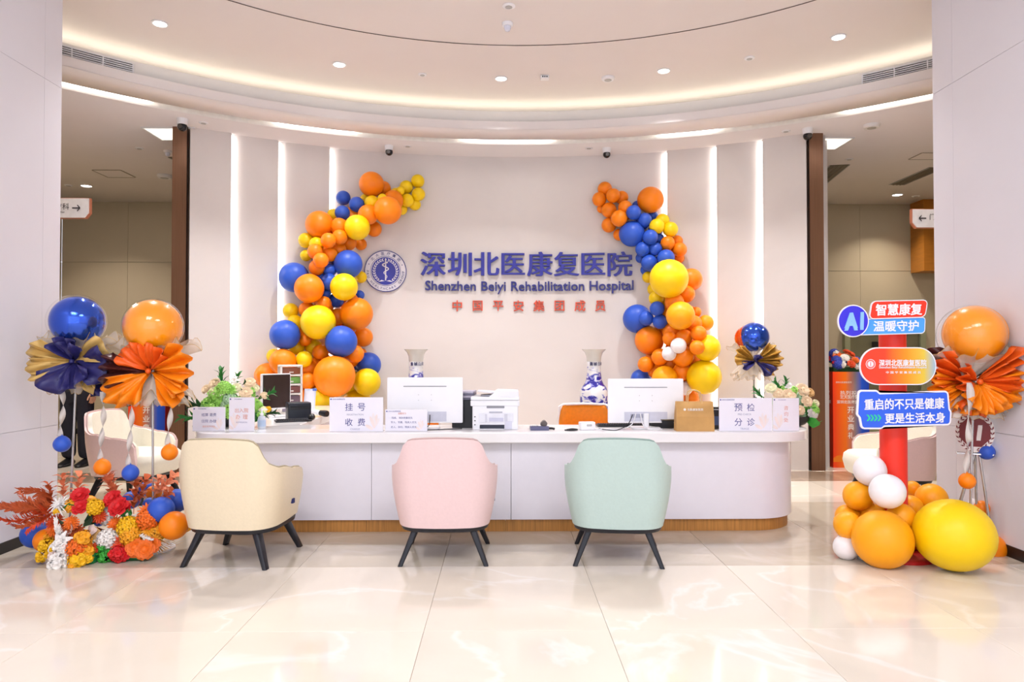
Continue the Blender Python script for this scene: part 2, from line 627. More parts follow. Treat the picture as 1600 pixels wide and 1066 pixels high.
clad('wall_corridor_left', 'beige panelled end wall of the left corridor', 'y', 11.9, -7.4, -.2, [-6.3, -4.4, -2.5], [2.88], CORR)
clad('wall_corridor_right', 'beige panelled end wall of the right corridor', 'y', 11.9, -.2, 7.6, [2.3, 4.2, 6.1], [2.75], CORR)
clad('wall_side_left', 'beige side wall of the left corridor', 'x', -7.4, 1.5, 11.9, [4., 6.5, 9.], [2.88], CORR, facing=1)
clad('wall_side_right', 'beige side wall of the right corridor', 'x', 7.6, 1.5, 11.9, [4., 6.5, 9.], [2.75], CORR, facing=-1)
struct(MB().box(-7.4, 7.6, 11.885, 11.9, .0005, .09).build('baseboard_back', BLACKT, smooth=False), 'dark skirting along the corridor end wall')
for sx0, sx1, nm in ((-7.4, -3.9, 'wall_return_left'), (3.9, 7.6, 'wall_return_right')):
    struct(MB().box(sx0, sx1, 1.35, 1.5, 0, ZC).build(nm, CORR, smooth=False), 'plain beige wall closing the corridor')

# glazed doors in the right corridor end wall
GLASS = M('door_glass', '#8b8a72', .08, 0, noise=.05, nscale=1, alpha=.55)
FRAME = M('door_frame', '#a9b096', .35, .3, noise=.03)
d = struct(empty('door_1', (0, 0, 0)), 'glazed corridor door in a pale metal frame behind the signpost')
da, db = P(1322, 560, 11.86).x, P(1440, 560, 11.86).x
zt = P(1400, 505, 11.86).z
m = MB()
for xx in (da, (da + db) / 2, db):
    m.box(xx - .045, xx + .045, 11.80, 11.895, 0.001, zt)
m.box(da, db, 11.80, 11.895, zt - .09, zt).box(da, db, 11.80, 11.895, .001, .12)
m.build('door_frame', FRAME, d, smooth=False)
for xa, xb in ((da, (da + db) / 2), ((da + db) / 2, db)):
    MB().box(xa + .045, xb - .045, 11.84, 11.855, .12, zt - .09).build('pane', GLASS, d, smooth=False)
MB().rbox(P(1362, 540, 11.8).x, P(1392, 540, 11.8).x, 11.77, 11.8, P(1370, 543, 11.8).z, P(1370, 534, 11.8).z, .01, 'y').build('lock_box', BLACKP, d)
# orange-brown bulkhead and a small wall frame at the right corridor end
q0, q1 = P(1444, 423, 11.5), P(1500, 358, 11.5)
tag(MB().box(q0.x, 7.57, 11.5, 11.88, q0.z, ZS - .002).build('bulkhead', M('ochre_wood', '#b9772a', .4, noise=.1, nscale=4, stretch=(1, 1, 8)), smooth=False), 'ochre wooden bulkhead hanging under the right corridor ceiling', 'bulkhead')
q0 = P(1461, 458, 11.88); q1 = P(1474, 440, 11.88)
t = empty('wall_plate', (q0.x, 11.88, q0.z), label='small framed wall plate in the right corridor near the pillar edge', cat='wall plate')
MB().rbox(0, q1.x - q0.x + .12, -.02, .018, 0, q1.z - q0.z, .02, 'y').build('frame', M('plate_frame', '#6f6a60', .4), t)
MB().rbox(.02, q1.x - q0.x + .10, -.026, -.019, .02, q1.z - q0.z - .02, .015, 'y').build('face', M('plate_face', '#b9b2a4', .4), t)

# ------------------------------------------------------------------ ceiling fittings
def downlight(px, py, z, r, lab, grp, power=0, emit=LAMPG, col=(1, .98, .98)):
    w = PZ(px, py, z)
    t = empty('downlight', (w.x, w.y, z), label=lab, cat='downlight', group=grp)
    MB().lathe([(r * 1.18, -.002), (r * 1.18, -.009), (r * .95, -.012), (r * .9, -.001)], 28).build('rim', WHITEP, t)
    MB().lathe([(r * .9, -.001), (r * .9, -.0055), (.0, -.0055)], 28).build('lens', emit, t)
    if power:
        area_lamp('downlight_lamp', (w.x, w.y, z - .02), r * 1.6, power, col, spread=105)
    return t


for (px, py, lab) in ((250, 36, 'round downlight nearest the left pillar on the high ceiling'), (530, 100, 'round downlight above the left balloon garland'), (783, 122, 'middle round downlight of the arc on the high ceiling'),
                      (1037, 110, 'round downlight above the right balloon garland'), (1310, 57, 'round downlight nearest the right pillar on the high ceiling')):
    downlight(px, py, ZC, .06, lab, 'downlights in an arc on the high ceiling', 26)
downlight(135, 290, ZS, .075, 'round downlight in the left corridor ceiling', 'corridor downlights', 14, col=(1, .86, .70))
downlight(1402, 304, ZS, .075, 'round downlight in the right corridor ceiling', 'corridor downlights', 14, col=(1, .86, .68))


def disc(px, py, z, r, h, lab, cat='ceiling sensor', mat=None, name='ceiling_speaker', dome=False):
    w = PZ(px, py, z)
    t = empty(name, (w.x, w.y, z), label=lab, cat=cat)
    MB().lathe([(r, -.001), (r, -h * .6), (r * .86, -h), (0, -h)], 24).build('housing', mat or WHITEP, t)
    if dome:
        MB().lathe([(r * .6, -h), (r * .62, -h * 1.6), (r * .45, -h * 2.3), (0, -h * 2.6)], 20).build('dome', M('milky_dome', '#dfe0ee', .2), t)
    else:
        MB().lathe([(r * .55, -h), (r * .55, -h - .003), (0, -h - .003)], 20).build('cover', GREYP, t)
    return t


disc(795, 9, ZC, .055, .012, 'flat round ceiling speaker at the top edge of the ceiling')
disc(793, 36, ZC, .05, .03, 'domed motion sensor hanging inside the dark ceiling ring', name='motion_sensor', dome=True)
disc(660, 116, ZC, .045, .012, 'flat disc sensor left of the middle downlight', name='disc_sensor')
disc(950, 121, ZC, .07, .03, 'white smoke detector right of the middle downlight', 'smoke detector', name='smoke_detector')
disc(1171, 90, ZC, .05, .015, 'flat disc sensor right of the dark ceiling ring', name='disc_sensor')
w = PZ(851, 119, ZC)
t = empty('exit_sensor', (w.x, w.y, ZC), label='small boxy ceiling sensor with dark slots near the middle downlight', cat='ceiling sensor')
MB().rbox(-.045, .045, -.04, .04, -.035, -.001, .012).build('housing', WHITEP, t)
for k in (-1, 0, 1):
    MB().rbox(k * .022 - .007, k * .022 + .007, -.043, -.038, -.026, -.012, .003, 'y').build('slot', DARKG, t)
disc(637, 228, ZS, .05, .01, 'flat disc beside the camera above the left garland', name='disc_sensor')
disc(920, 231, ZS, .05, .01, 'flat disc beside the camera above the right garland', name='disc_sensor')
disc(318, 191, ZS, .05, .015, 'flat disc beside the camera at the left wall end', name='disc_sensor')
disc(1228, 204, ZS, .05, .015, 'flat disc beside the camera at the right wall end', name='disc_sensor')
disc(1362, 194, ZS, .085, .045, 'white boxy detector on the right soffit', 'smoke detector', name='smoke_detector')
disc(1327, 248, ZS, .05, .015, 'small disc on the right corridor ceiling', name='disc_sensor')
disc(218, 231, ZS, .05, .015, 'small disc on the left corridor ceiling', name='disc_sensor')
disc(257, 273, ZS, .10, .05, 'round detector deep in the left corridor ceiling', 'smoke detector', name='smoke_detector')
disc(107, 289, ZS, .06, .015, 'small disc beside the left corridor downlight', name='disc_sensor')
disc(1431, 306, ZS, .06, .015, 'small disc beside the right corridor downlight', name='disc_sensor')
disc(262, 235, ZS, .05, .03, 'small domed sensor beside the left light well', name='motion_sensor', dome=True)


def security_camera(px, py, r, lab, yaw=0):
    w = PZ(px, py, ZS)
    t = empty('security_camera', (w.x, w.y, ZS), yaw, lab, 'camera', 'security cameras on the soffit')
    MB().lathe([(r * 1.05, -.001), (r * 1.05, -r * .5), (r, -r * .6), (r, -r * 1.2), (r * .9, -r * 1.3), (0, -r * 1.3)], 20).build('mount', WHITEP, t)
    m = MB().sphere((0, 0, -r * 1.65), r * .92, 20, 12)
    m.build('eyeball', M('camera_black', '#15141a', .15), t)
    MB().tube([(0, -r * .8, -r * 1.8), (0, -r * 1.02, -r * 1.87)], r * .42, 14).build('lens', M('lens_ring', '#6a6460', .2, .4), t)
    return t


security_camera(608, 227, .05, 'white security camera with black eye above the left garland')
security_camera(948, 231, .05, 'white security camera with black eye above the right garland')
security_camera(285, 185, .055, 'security camera on the soffit at the left bronze post')
security_camera(1262, 200, .055, 'security camera on the soffit at the right bronze post')


def fascia_grille(pxa, pxb, pya, pyb, lab):
    zlo, zhi = ZS + .108, ZS + .205
    ang = []
    for p, q in ((pxa, pya), (pxb, pyb)):
        r = ray(p, q); k = r.x / r.y; lo, hi = 3., 9.
        for _ in range(50):
            mid = (lo + hi) / 2
            if (mid * k - RX) ** 2 + (mid - RY) ** 2 < R_FAS ** 2: lo = mid
            else: hi = mid
        ang.append(math.atan2(lo * k - RX, lo - RY))
    t = empty('air_grille', (RX + R_FAS * math.sin(ang[0]), RY + R_FAS * math.cos(ang[0]), zlo), label=lab, cat='air grille', group='air grilles in the fascia')
    ox, oy = RX - t.location.x, RY - t.location.y

    def seg(r0, r1, z0, z1, a, b, nm, mat, n=12):
        z0 -= zlo; z1 -= zlo
        ring_surface(MB(), [(r0, z0), (r0, z1), (r1, z1), (r1, z0), (r0, z0)], ox, oy, a, b, n).build(nm, mat, t, smooth=False)
    rr = R_FAS - .004
    seg(rr - .004, rr, zlo, zhi, *ang, 'backing', DARKG)
    for k in range(6):
        z = zlo + (zhi - zlo) * k / 5
        seg(rr - .016, rr - .004, z - .0045, z + .0045, *ang, 'slat', WHITEP)
    for k in range(4):
        a = ang[0] + (ang[1] - ang[0]) * k / 3
        seg(rr - .017, rr - .003, zlo, zhi, a - .001, a + .001, 'divider', WHITEP, 1)


fascia_grille(60, 207, 80, 105, 'slatted white air grille in the curved fascia by the left pillar')
fascia_grille(1348, 1505, 125, 95, 'slatted white air grille in the curved fascia by the right pillar')


def light_well(pxs, lab):
    w = PZ(*pxs, ZS)
    t = empty('light_well', (w.x, w.y, ZS), label=lab, cat='ceiling opening')
    MB().box(-.28, .28, -.22, .22, -.012, -.008).build('panel', M('well_glow', (1, .96, .86), .5, noise=0, emit=1.1), t, smooth=False)  # glow stands in for the bright ceiling inside the opening
    m = MB()
    for a in ((-.3, .3, -.24, -.22), (-.3, .3, .22, .24), (-.3, -.28, -.22, .22), (.28, .3, -.22, .22)):
        m.box(*a, -.018, -.006)
    m.build('frame', WHITEP, t, smooth=False)


light_well((277, 208), 'square ceiling opening with a glowing panel behind the left bronze post')
light_well((1282, 223), 'square ceiling opening with a glowing panel behind the right bronze post')


def slot_vent(pts, lab, cat='air vent'):
    q = [PZ(*p, ZS) for p in pts]
    c = sum(q, Vector()) / 4
    t = empty('ceiling_vent', (c.x, c.y, ZS), label=lab, cat=cat)
    u = q[1] - q[0]
    ln, wd = .5 * ((q[1] - q[0]).length + (q[2] - q[3]).length), .5 * ((q[3] - q[0]).length + (q[2] - q[1]).length)
    t.rotation_euler = (0, 0, math.atan2(u.y, u.x))
    MB().box(-ln / 2, ln / 2, -wd / 2, wd / 2, -.012, -.006).build('backing', M('vent_grey', '#6b6458', .5), t, smooth=False)
    m = MB()
    for a in ((-ln / 2, ln / 2, -wd / 2 - .012, -wd / 2), (-ln / 2, ln / 2, wd / 2, wd / 2 + .012)):
        m.box(*a, -.016, -.006)
    m.build('frame', GREYP, t, smooth=False)
    for k in range(3):
        y = -wd / 2 + wd * (k + 1) / 4
        MB().box(-ln / 2, ln / 2, y - .006, y + .006, -.018, -.012).build('slat', M('vent_slat', '#857c6e', .5), t, smooth=False)


slot_vent([(1250, 300), (1298, 257), (1323, 257), (1276, 300)], 'dark slot air vent on the right corridor ceiling by the post')
slot_vent([(1390, 288), (1452, 261), (1476, 261), (1412, 288)], 'dark slot air vent on the right corridor ceiling by the pillar')
slot_vent([(262, 244), (276, 250), (300, 250), (290, 244)], 'dark slot air vent peeking out beside the left bronze post')


def hatch(pts, lab):
    q = [PZ(*p, ZS) for p in pts]
    c = sum(q, Vector()) / 4
    t = empty('access_hatch', (c.x, c.y, ZS), label=lab, cat='access hatch')
    sx, sy = abs(q[1].x - q[0].x) / 2, abs(q[2].y - q[1].y) / 2
    MB().box(-sx, sx, -sy, sy, -.010, -.006).build('panel', CEIL, t, smooth=False)
    m = MB()
    for a in ((-sx, sx, -sy - .012, -sy), (-sx, sx, sy, sy + .012), (-sx - .012, -sx, -sy, sy), (sx, sx + .012, -sy, sy)):
        m.box(*a, -.014, -.006)
    m.build('frame', M('hatch_frame', '#a89c90', .6), t, smooth=False)


hatch([(150, 265), (193, 265), (205, 276), (165, 276)], 'square access hatch in the left corridor ceiling')
hatch([(1420, 248), (1466, 248), (1490, 238), (1440, 238)], 'square access hatch in the right corridor ceiling')


def hanging_sign(x0, x1, z0, z1, D, body, arrow_x, tx, right, lab):
    t = empty('direction_sign', ((x0 + x1) / 2, D, z0), label=lab, cat='direction sign')
    hw, h = (x1 - x0) / 2, z1 - z0
    out = [(-hw, 0), (hw - (.04 if right else 0), 0), (hw, .05), (hw, h), (-hw, h)] if right else [(-hw + .04, 0), (hw, 0), (hw, h), (-hw, h), (-hw, .05)]
    MB().vprism(out, -.03, .03).build('board', M('sign_white', '#eae7ea', .4), t, smooth=False)
    big = [(x * 1.012, h / 2 + (z - h / 2) * 1.06) for x, z in out]
    MB().vprism(big, -.02, .02).build('edge_band', M('sign_edge', '#c07a5e', .4), t, smooth=False)
    text(body, M('sign_ink', '#2f2c33', .5), t, tx, -.031, h * .58, height=h * .34)
    text('Therapy Dept' if right else 'Outpatient', MATS['sign_ink'], t, tx, -.031, h * .28, height=h * .1)
    a = MB()
    s = 1 if right else -1
    u = h * .2
    a.vprism([(arrow_x - u, h * .5 - .006), (arrow_x + u, h * .5 - .006), (arrow_x + u, h * .5 + .006), (arrow_x - u, h * .5 + .006)], -.033, -.0305)
    for k in (-1, 1):
        a.vprism([(arrow_x + s * u, h * .5 - .007), (arrow_x + s * u, h * .5 + .007), (arrow_x + s * (u - u * .7), h * .5 + k * u * .75 + .007), (arrow_x + s * (u - u * .7), h * .5 + k * u * .75 - .007)], -.033, -.0305)
    a.build('arrow', MATS['sign_ink'], t, smooth=False)
    for k in ((-.75, -.1) if right else (.1, .75)):
        MB().tube([(k * hw, 0, h), (k * hw, 0, ZS - z0)], .008, 8).build('hanging_rod', GREYP, t)


D = 7.3
xr = P(141, 326, D).x; hanging_sign(xr - 1.1, xr, P(120, 341, D).z, P(120, 311, D).z, D, '治疗科', .424, .245, True, 'white hanging direction sign with right arrow by the left pillar')
xl = P(1424, 340, D).x; hanging_sign(xl, xl + 1.1, P(1440, 356, D).z, P(1440, 328, D).z, D, '门诊部', -.45, -.275, False, 'white hanging direction sign with left arrow by the right pillar')

# ------------------------------------------------------------------ reception desk
TOPZ = .76
DESKW = M('desk_white', '#e9e5ee', .22, noise=.01, coat=.2)
DESKT = M('desk_top_white', '#efecee', .16, noise=.01, coat=.3)
WOOD = M('kick_wood', '#b9803f', .4, noise=.22, nscale=5, stretch=(14, 14, .7))
desk = empty('reception_desk', (0, 5.3, 0), label='long white U-shaped reception desk with wooden kick base', cat='reception desk')
OY = 5.3


def outline(ins):
    return [(-2.36 + ins, 5.23 + ins), (2.42 - ins, 5.23 + ins), (2.42 - ins, 6.75), (1.75 + ins, 6.75), (1.75 + ins, 5.82 - ins), (-1.68 - ins, 5.82 - ins), (-1.68 - ins, 8.0), (-2.36 + ins, 8.0)]


def sh(pts):
    return [(x, y - OY) for x, y in pts]


rad = [.28, .42, .03, .03, .08, .08, .03, .03]
m = MB()
top = [(0.006, TOPZ - .078), (0, TOPZ - .072), (0, TOPZ - .006), (.006, TOPZ)]
m.rings([[(x, y, z) for x, y in sh(rpoly(outline(i), rad, 10))] for i, z in top], True, True)
m.build('worktop', DESKT, desk)
# front skin in separate panels
body = rpoly(outline(.10)[:3] + [(2.32, 6.7), (-2.26, 7.95)], [.22, .36, .0, 0, 0], 14)


def body_path(ins):
    p = [(-2.36 + ins, 7.95)] + rpoly([(-2.36 + ins, 7.95), (-2.36 + ins, 5.23 + ins), (2.42 - ins, 5.23 + ins), (2.42 - ins, 6.7)], [0, .3 - ins * .5, .44 - ins * .5, 0], 14)[1:]
    return p


def clip_path(path, s0, s1):
    out = []; acc = 0
    for a, b in zip(path[:-1], path[1:]):
        a, b = Vector(a), Vector(b); L = (b - a).length
        if L < 1e-9: continue
        lo, hi = max(s0, acc), min(s1, acc + L)
        if hi > lo + 1e-6:
            for t in (lo, hi):
                q = a + (b - a) * ((t - acc) / L)
                if not out or (q - out[-1]).length > 1e-5: out.append(q)
        acc += L
    return out


def path_len(path):
    return sum((Vector(b) - Vector(a)).length for a, b in zip(path[:-1], path[1:]))


def strip(path, z0, z1, th):
    n = len(path); nor = []
    for i in range(n):
        t = (path[min(i + 1, n - 1)] - path[max(i - 1, 0)]).normalized()
        nor.append(Vector((t.y, -t.x)))      # outward for this winding
    rings = []
    for p, q in zip(path, nor):
        i = p - q * th
        rings.append([(p.x, p.y - OY, z0), (p.x, p.y - OY, z1), (i.x, i.y - OY, z1), (i.x, i.y - OY, z0)])
    return MB().rings(rings, True, True)


bp = body_path(.10)
L = path_len(bp)


def s_at_x(x):       # arc length where the front run passes x
    acc = 0
    for a, b in zip(bp[:-1], bp[1:]):
        if abs(a[1] - 5.33) < .01 and abs(b[1] - 5.33) < .01 and a[0] <= x <= b[0]:
            return acc + x - a[0]
        acc += (Vector(b) - Vector(a)).length


cuts = [0, 1.1, s_at_x(-2.0), s_at_x(-.985), s_at_x(.065), s_at_x(1.15), L]
for a, b in zip(cuts[:-1], cuts[1:]):
    strip(clip_path(bp, a + .0015, b - .0015), .095, TOPZ - .074, .02).build('front_panel', DESKW, desk)
kp = body_path(.125)
Lk = path_len(kp)
kc = [0, 1.3, 2.75, 3.7, 4.75, 5.8, Lk]
for a, b in zip(kc[:-1], kc[1:]):
    strip(clip_path(kp, a + .001, b - .001), .0005, .095, .02).build('kick_board', WOOD, desk)
# inner supports
for x0, x1, y0, y1 in ((-1.80, -1.78, 5.95, 7.9), (-2.2, -1.8, 7.9, 7.92), (1.86, 1.88, 5.85, 6.6), (1.9, 2.25, 6.62, 6.64), (-1.7, 1.8, 5.68, 5.70)):
    MB().box(x0, x1, y0 - OY, y1 - OY, .001, TOPZ - .08).build('inner_panel', DESKW, desk, smooth=False)
pd = MB().box(-1.785, -1.74, 6.3 - OY, 6.85 - OY, .06, TOPZ - .1).build('drawer_cabinet', DESKW, desk, smooth=False)
for k in range(3):
    z = .08 + k * .19
    MB().box(-1.738, -1.725, 6.32 - OY, 6.83 - OY, z, z + .18).build('drawer', DESKW, pd, smooth=False)

# ------------------------------------------------------------------ armchairs
def make_chair(shell_mat, lining_mat, seat_mat, piping_mat, loc, rz, lab, tagged=True):
    t = empty('armchair', loc, rz, lab, 'armchair', 'low leather armchairs of the lobby')
    N = 72
    W, Dp = .33, .30

    def plan(u):
        """u -1..1: from left arm front round the back to the right arm front; returns x,y on the outline and normal"""
        a = abs(u)
        # straight back to .32, corner to .62, arm to 1
        rc = .17
        s = 1 if u >= 0 else -1
        if a < .36:
            x, y, nx, ny = (W - rc) * a / .36, -Dp - .012 * (1 - (a / .36) ** 2), 0, -1
        elif a < .62:
            th = (a - .36) / .26 * PI / 2
            x, y = W - rc + rc * math.sin(th), -Dp + rc - rc * math.cos(th)
            nx, ny = math.sin(th), -math.cos(th)
        else:
            k = (a - .62) / .38
            x, y, nx, ny = W - .03 * k * k, -Dp + rc + k * .36, 1, 0
        return s * x, y, s * nx, ny

    def hgt(u):
        a = abs(u)
        def ss(p, q, v):
            k = min(max((v - p) / (q - p), 0), 1); return k * k * (3 - 2 * k)
        xx = abs(plan(u)[0])
        k_ = min(max((xx - .185) / .065, 0), 1)
        h = .82 - .010 * (xx / .2) ** 2 - .05 * (1 - math.sqrt(max(0, 1 - k_ * k_))) - .095 * ss(.236, .296, xx) - .022 * ss(.29, .33, xx) - .035 * ss(.62, .80, a) - .03 * ss(.8, .97, a)
        h -= .07 * max(0, (a - .93) / .07) ** 2
        return h

    def surf(u, v, ins):
        x, y, nx, ny = plan(u)
        h = hgt(u)
        z = .245 + (h - .245) * v
        zz = (z - .245) / .57
        sc = .885 + .16 * math.sin(min(zz, .62) / .62 * PI / 2) - .05 * max(0, zz - .55)
        back = max(0, -ny)
        yy = y * (.93 + .07 * sc) - .055 * zz * (.35 + .65 * back)
        return Vector((x * sc - nx * ins, yy - ny * ins, z))

    def layer(i0, i1, v0, v1, nv=9):
        m = MB(); rings = []
        us = [-1 + 2 * k / N for k in range(N + 1)]
        for u in us:
            ring = [surf(u, v0 + (v1 - v0) * k / nv, i0) for k in range(nv + 1)] + [surf(u, v0 + (v1 - v0) * (1 - k / nv), i1) for k in range(nv + 1)]
            # soften the top edge
            ring[nv].z -= .004; ring[nv + 1].z -= .004
            rings.append(ring)
        m.rings(rings, True, True)
        return m
    layer(0, .03, 0, 1).build('shell', shell_mat, t, ang=60)
    layer(.0305, .062, .02, .985).build('inner_lining', lining_mat, t, ang=60)
    us = [-1 + 2 * k / N for k in range(N + 1)]
    MB().tube([surf(u, 1, .022) for u in us], .0055, 6).build('piping', piping_mat, t)
    # seat cushion
    m = MB(); rings = []
    for z, k in ((.25, .93), (.275, 1.0), (.36, 1.03), (.42, 1.0), (.448, .93), (.455, .8), (.458, .4)):
        rings.append([(x * k, y * k + .045 + (.012 if .3 < z < .43 else 0), z) for x, y in rpoly([(-.262, -.25), (.262, -.25), (.262, .30), (-.262, .30)], .13, 7)])
    m.rings(rings, True, True)
    m.build('seat', seat_mat, t, ang=60)
    # black base frame and legs
    fr = M('chair_black_wood', '#1d1d24', .35, noise=.12, nscale=20)
    base = rpoly([(-.285, -.285), (.285, -.285), (.285, .29), (-.285, .29)], .17, 8)
    m = MB()
    m.rings([[(x * k, y * k, z) for x, y in base] for z, k in ((.212, .95), (.216, .985), (.232, 1.0), (.242, 1.0), (.245, .97))], True, True)
    m.build('base_frame', fr, t)
    for sx in (-1, 1):
        for sy in (-1, 1):
            a = Vector((sx * .185, sy * .20, .216)); b = Vector((sx * .272, sy * .262, 0.001))
            m = MB(); rings = []
            for k, w in ((0, .036), (.5, .030), (1, .024)):
                p = a.lerp(b, k)
                rings.append([(p.x + x, p.y + y, p.z) for x, y in rpoly([(-w * .62, -w), (w * .62, -w), (w * .62, w), (-w * .62, w)], w * .35, 3)])
            m.rings(rings[::-1], True, True)
            m.build('leg', fr, t)
    if tagged:
        p = surf(.8, .35, 0)
        MB().box(p.x - .002, p.x + .012, p.y - .016, p.y + .016, p.z - .015, p.z + .015).build('tag', M('navy_tag', '#2b2f66', .6), t, smooth=False)['label'] = 'small navy fabric tag'
    return t


CREAM = M('cream_leather', '#e8d8ba', .38, noise=.02, bump=.08, nscale=60)
CREAMI = M('ivory_leather', '#efeadb', .38, noise=.02, bump=.08, nscale=60)
PINK = M('pink_leather', '#e3c6c5', .38, noise=.02, bump=.08, nscale=60)
MINT = M('mint_leather', '#b6cac3', .38, noise=.02, bump=.08, nscale=60)
make_chair(CREAM, CREAMI, CREAM, M('cream_piping', '#b5a88c', .5), (-1.715, 4.73, 0), R(-7), 'cream leather armchair facing the desk, leftmost of the front three')
make_chair(PINK, CREAMI, CREAMI, M('pink_piping', '#c5aaa6', .5), (-.375, 4.76, 0), 0, 'pale pink leather armchair facing the middle of the desk')
make_chair(MINT, CREAMI, CREAMI, M('mint_piping', '#95a8a1', .5), (.765, 4.72, 0), R(-7), 'mint green leather armchair facing the desk on the right')
make_chair(PINK, CREAMI, CREAMI, MATS['pink_piping'], (-3.42, 6.62, 0), R(-100), 'pink and cream armchair behind the balloon stands on the left', False)
make_chair(PINK, CREAMI, CREAMI, MATS['pink_piping'], (3.52, 6.35, 0), R(84), 'pink and cream armchair behind the red signpost on the right', False)

# ------------------------------------------------------------------ big lettering and crest on the wall
BLUEL = M('letter_blue', '#2c2c9a', .35, noise=.02)
NAVYL = M('letter_navy', '#26267e', .35, noise=.02)
REDL = M('letter_red', '#dc5230', .35, noise=.02)


def wall_letters(chars, pos, mat, hh, bold, lab, name, size=.3, depth=.02, wide=False):
    cx = sum(p[0] for p in pos) / len(pos); cy = pos[0][1]
    c = P(cx, cy, 9.0)
    t = empty(name, (c.x, wall_y(c.x), c.z), label=lab, cat='lettering')
    for ch, (px, py) in zip(chars, pos):
        D = 9.0
        for _ in range(4):
            w = P(px, py, D); D = wall_y(w.x)
        w = P(px, py, D)
        k = hh / size
        me = text_mesh(ch, size, mat, bold, depth, wide=wide)
        a = math.atan2(w.x - WX, w.y - WY)
        put('character', me, t, (w.x - t.location.x, w.y - depth - .004 - t.location.y, w.z - t.location.z), (PI / 2, 0, -a), (k, k, 1))
    return t


wall_letters('深圳北医康复医院', [(677 + 41.6 * k, 413) for k in range(8)], BLUEL, .335, .012, 'large blue Chinese characters naming the hospital on the wall', 'wall_lettering', wide=True)
wall_letters('中国平安集团成员', [(714.5 + 31.9 * k, 478) for k in range(8)], REDL, .148, .0125, 'small red Chinese characters spaced out on the wall', 'wall_lettering', depth=.009)
s = 'Shenzhen Beiyi Rehabilitation Hospital'
full = text_mesh(s, .3, NAVYL, .0115, .015)
x_l, x_r = 664.5, 989.5
posn, chars = [], []
right0 = full['r']; left0 = full['r'] - full['w']
for k in range(len(s)):
    if s[k] == ' ': continue
    mk = text_mesh(s[:k + 1], .3, NAVYL, .0115, .015); c1 = text_mesh(s[k], .3, NAVYL, .0115, .015)
    xc = mk['r'] - c1['w'] / 2
    posn.append((x_l + (x_r - x_l) * (xc - left0) / full['w'], xc)); chars.append(s[k])
c = P(827, 447, 9.05)
t = empty('wall_lettering', (c.x, wall_y(c.x), c.z), label='dark blue English hospital name under the large Chinese characters', cat='lettering')
kk = (P(x_r, 447, 9.03).x - P(x_l, 447, 9.03).x) / full['w']
for ch, (px, _) in zip(chars, posn):
    D = 9.0
    for _ in range(4):
        w = P(px, 447, D); D = wall_y(w.x)
    c1 = text_mesh(ch, .3, NAVYL, .0115, .015)
    # keep the common baseline: offset by each glyph's own centre height
    cd = bpy.data.curves.new('measure', 'FONT'); cd.body = ch; cd.size = .3; cd.offset = .0115 * .3
    co = bpy.data.objects.new('measure', cd); mm = bpy.data.meshes.new_from_object(co)
    ys = [v.co.y for v in mm.vertices]; yc = (min(ys) + max(ys)) / 2
    bpy.data.objects.remove(co); bpy.data.meshes.remove(mm)
    put('letter', c1, t, (w.x - t.location.x, w.y - .02 - t.location.y, (yc - .105) * kk), (PI / 2, 0, -math.atan2(w.x - WX, w.y - WY)), (kk, kk, 1))

# round crest
D = 8.85
c = P(600, 422.5, 8.8)
c.y = wall_y(c.x)
RC = 32.5 * c.y / FPX
crest = empty('round_crest', (c.x, c.y, c.z), -math.atan2(c.x - WX, c.y - WY), 'round blue and white healthcare crest with a snake and staff', 'crest')


def disc_y(r, y0, y1, n=48, r0=0.):
    m = MB()
    if r0 <= 0:
        return m.vprism([(r * math.cos(2 * PI * j / n), r * math.sin(2 * PI * j / n)) for j in range(n)], y0, y1)
    rings = [[(rr * math.cos(2 * PI * j / n), yy, rr * math.sin(2 * PI * j / n)) for j in range(n)] for rr, yy in ((r, y1), (r, y0), (r0, y0), (r0, y1), (r, y1))]
    return m.rings(rings)


CWHITE = M('crest_white', '#e4dfe6', .35)
disc_y(RC * .975, -.022, -.002).build('white_disc', CWHITE, crest)
disc_y(RC, -.026, -.002, r0=RC * .965).build('rim', NAVYL, crest)
disc_y(RC * .72, -.025, -.02, r0=RC * .70).build('inner_ring', NAVYL, crest)
disc_y(RC * .665, -.025, -.02).build('blue_disc', BLUEL, crest)
yy = -.027
MB().tube([(0, yy, RC * .57), (0, yy, -RC * .45)], RC * .03, 8).sphere((0, yy, RC * .57), RC * .045, 10, 6).build('staff', CWHITE, crest)
MB().tube([(RC * .01 + RC * (.04 + .14 * (1 - k / 40)) * math.sin(k / 40 * 4.2 * PI + 2.6), yy - .003, RC * (.42 - .8 * k / 40)) for k in range(41)], [RC * (.035 - .022 * k / 40) for k in range(41)], 6).build('snake', CWHITE, crest)
for s_ in (-1, 1):
    for k in range(11):
        a = R(-50 + k * 12.5)
        for io in (-1, 1):
            r = RC * (.545 + .035 * io)
            cx, cz = s_ * r * math.cos(a), r * math.sin(a)
            d = Vector((s_ * (-math.sin(a) + io * .5 * math.cos(a)), 0, math.cos(a) + io * .5 * math.sin(a))).normalized()
            n_ = Vector((-d.z, 0, d.x))
            o = Vector((cx, yy, cz)); l, w_ = RC * .075, RC * .026
            m = MB()
            out = [o - d * l, o + n_ * w_, o + d * l, o - n_ * w_]
            m.rings([[tuple(p) for p in out], [(p.x, p.y + .004, p.z) for p in out]], True, True)
            m.build('laurel_leaf', CWHITE, crest, smooth=False)
    m = MB()
    m.vprism([(s_ * RC * .03, -RC * .47), (s_ * RC * .2, -RC * .43), (s_ * RC * .36, -RC * .53), (s_ * RC * .2, -RC * .5)][::s_], yy, yy + .005)
    m.build('open_book', CWHITE, crest, smooth=False)


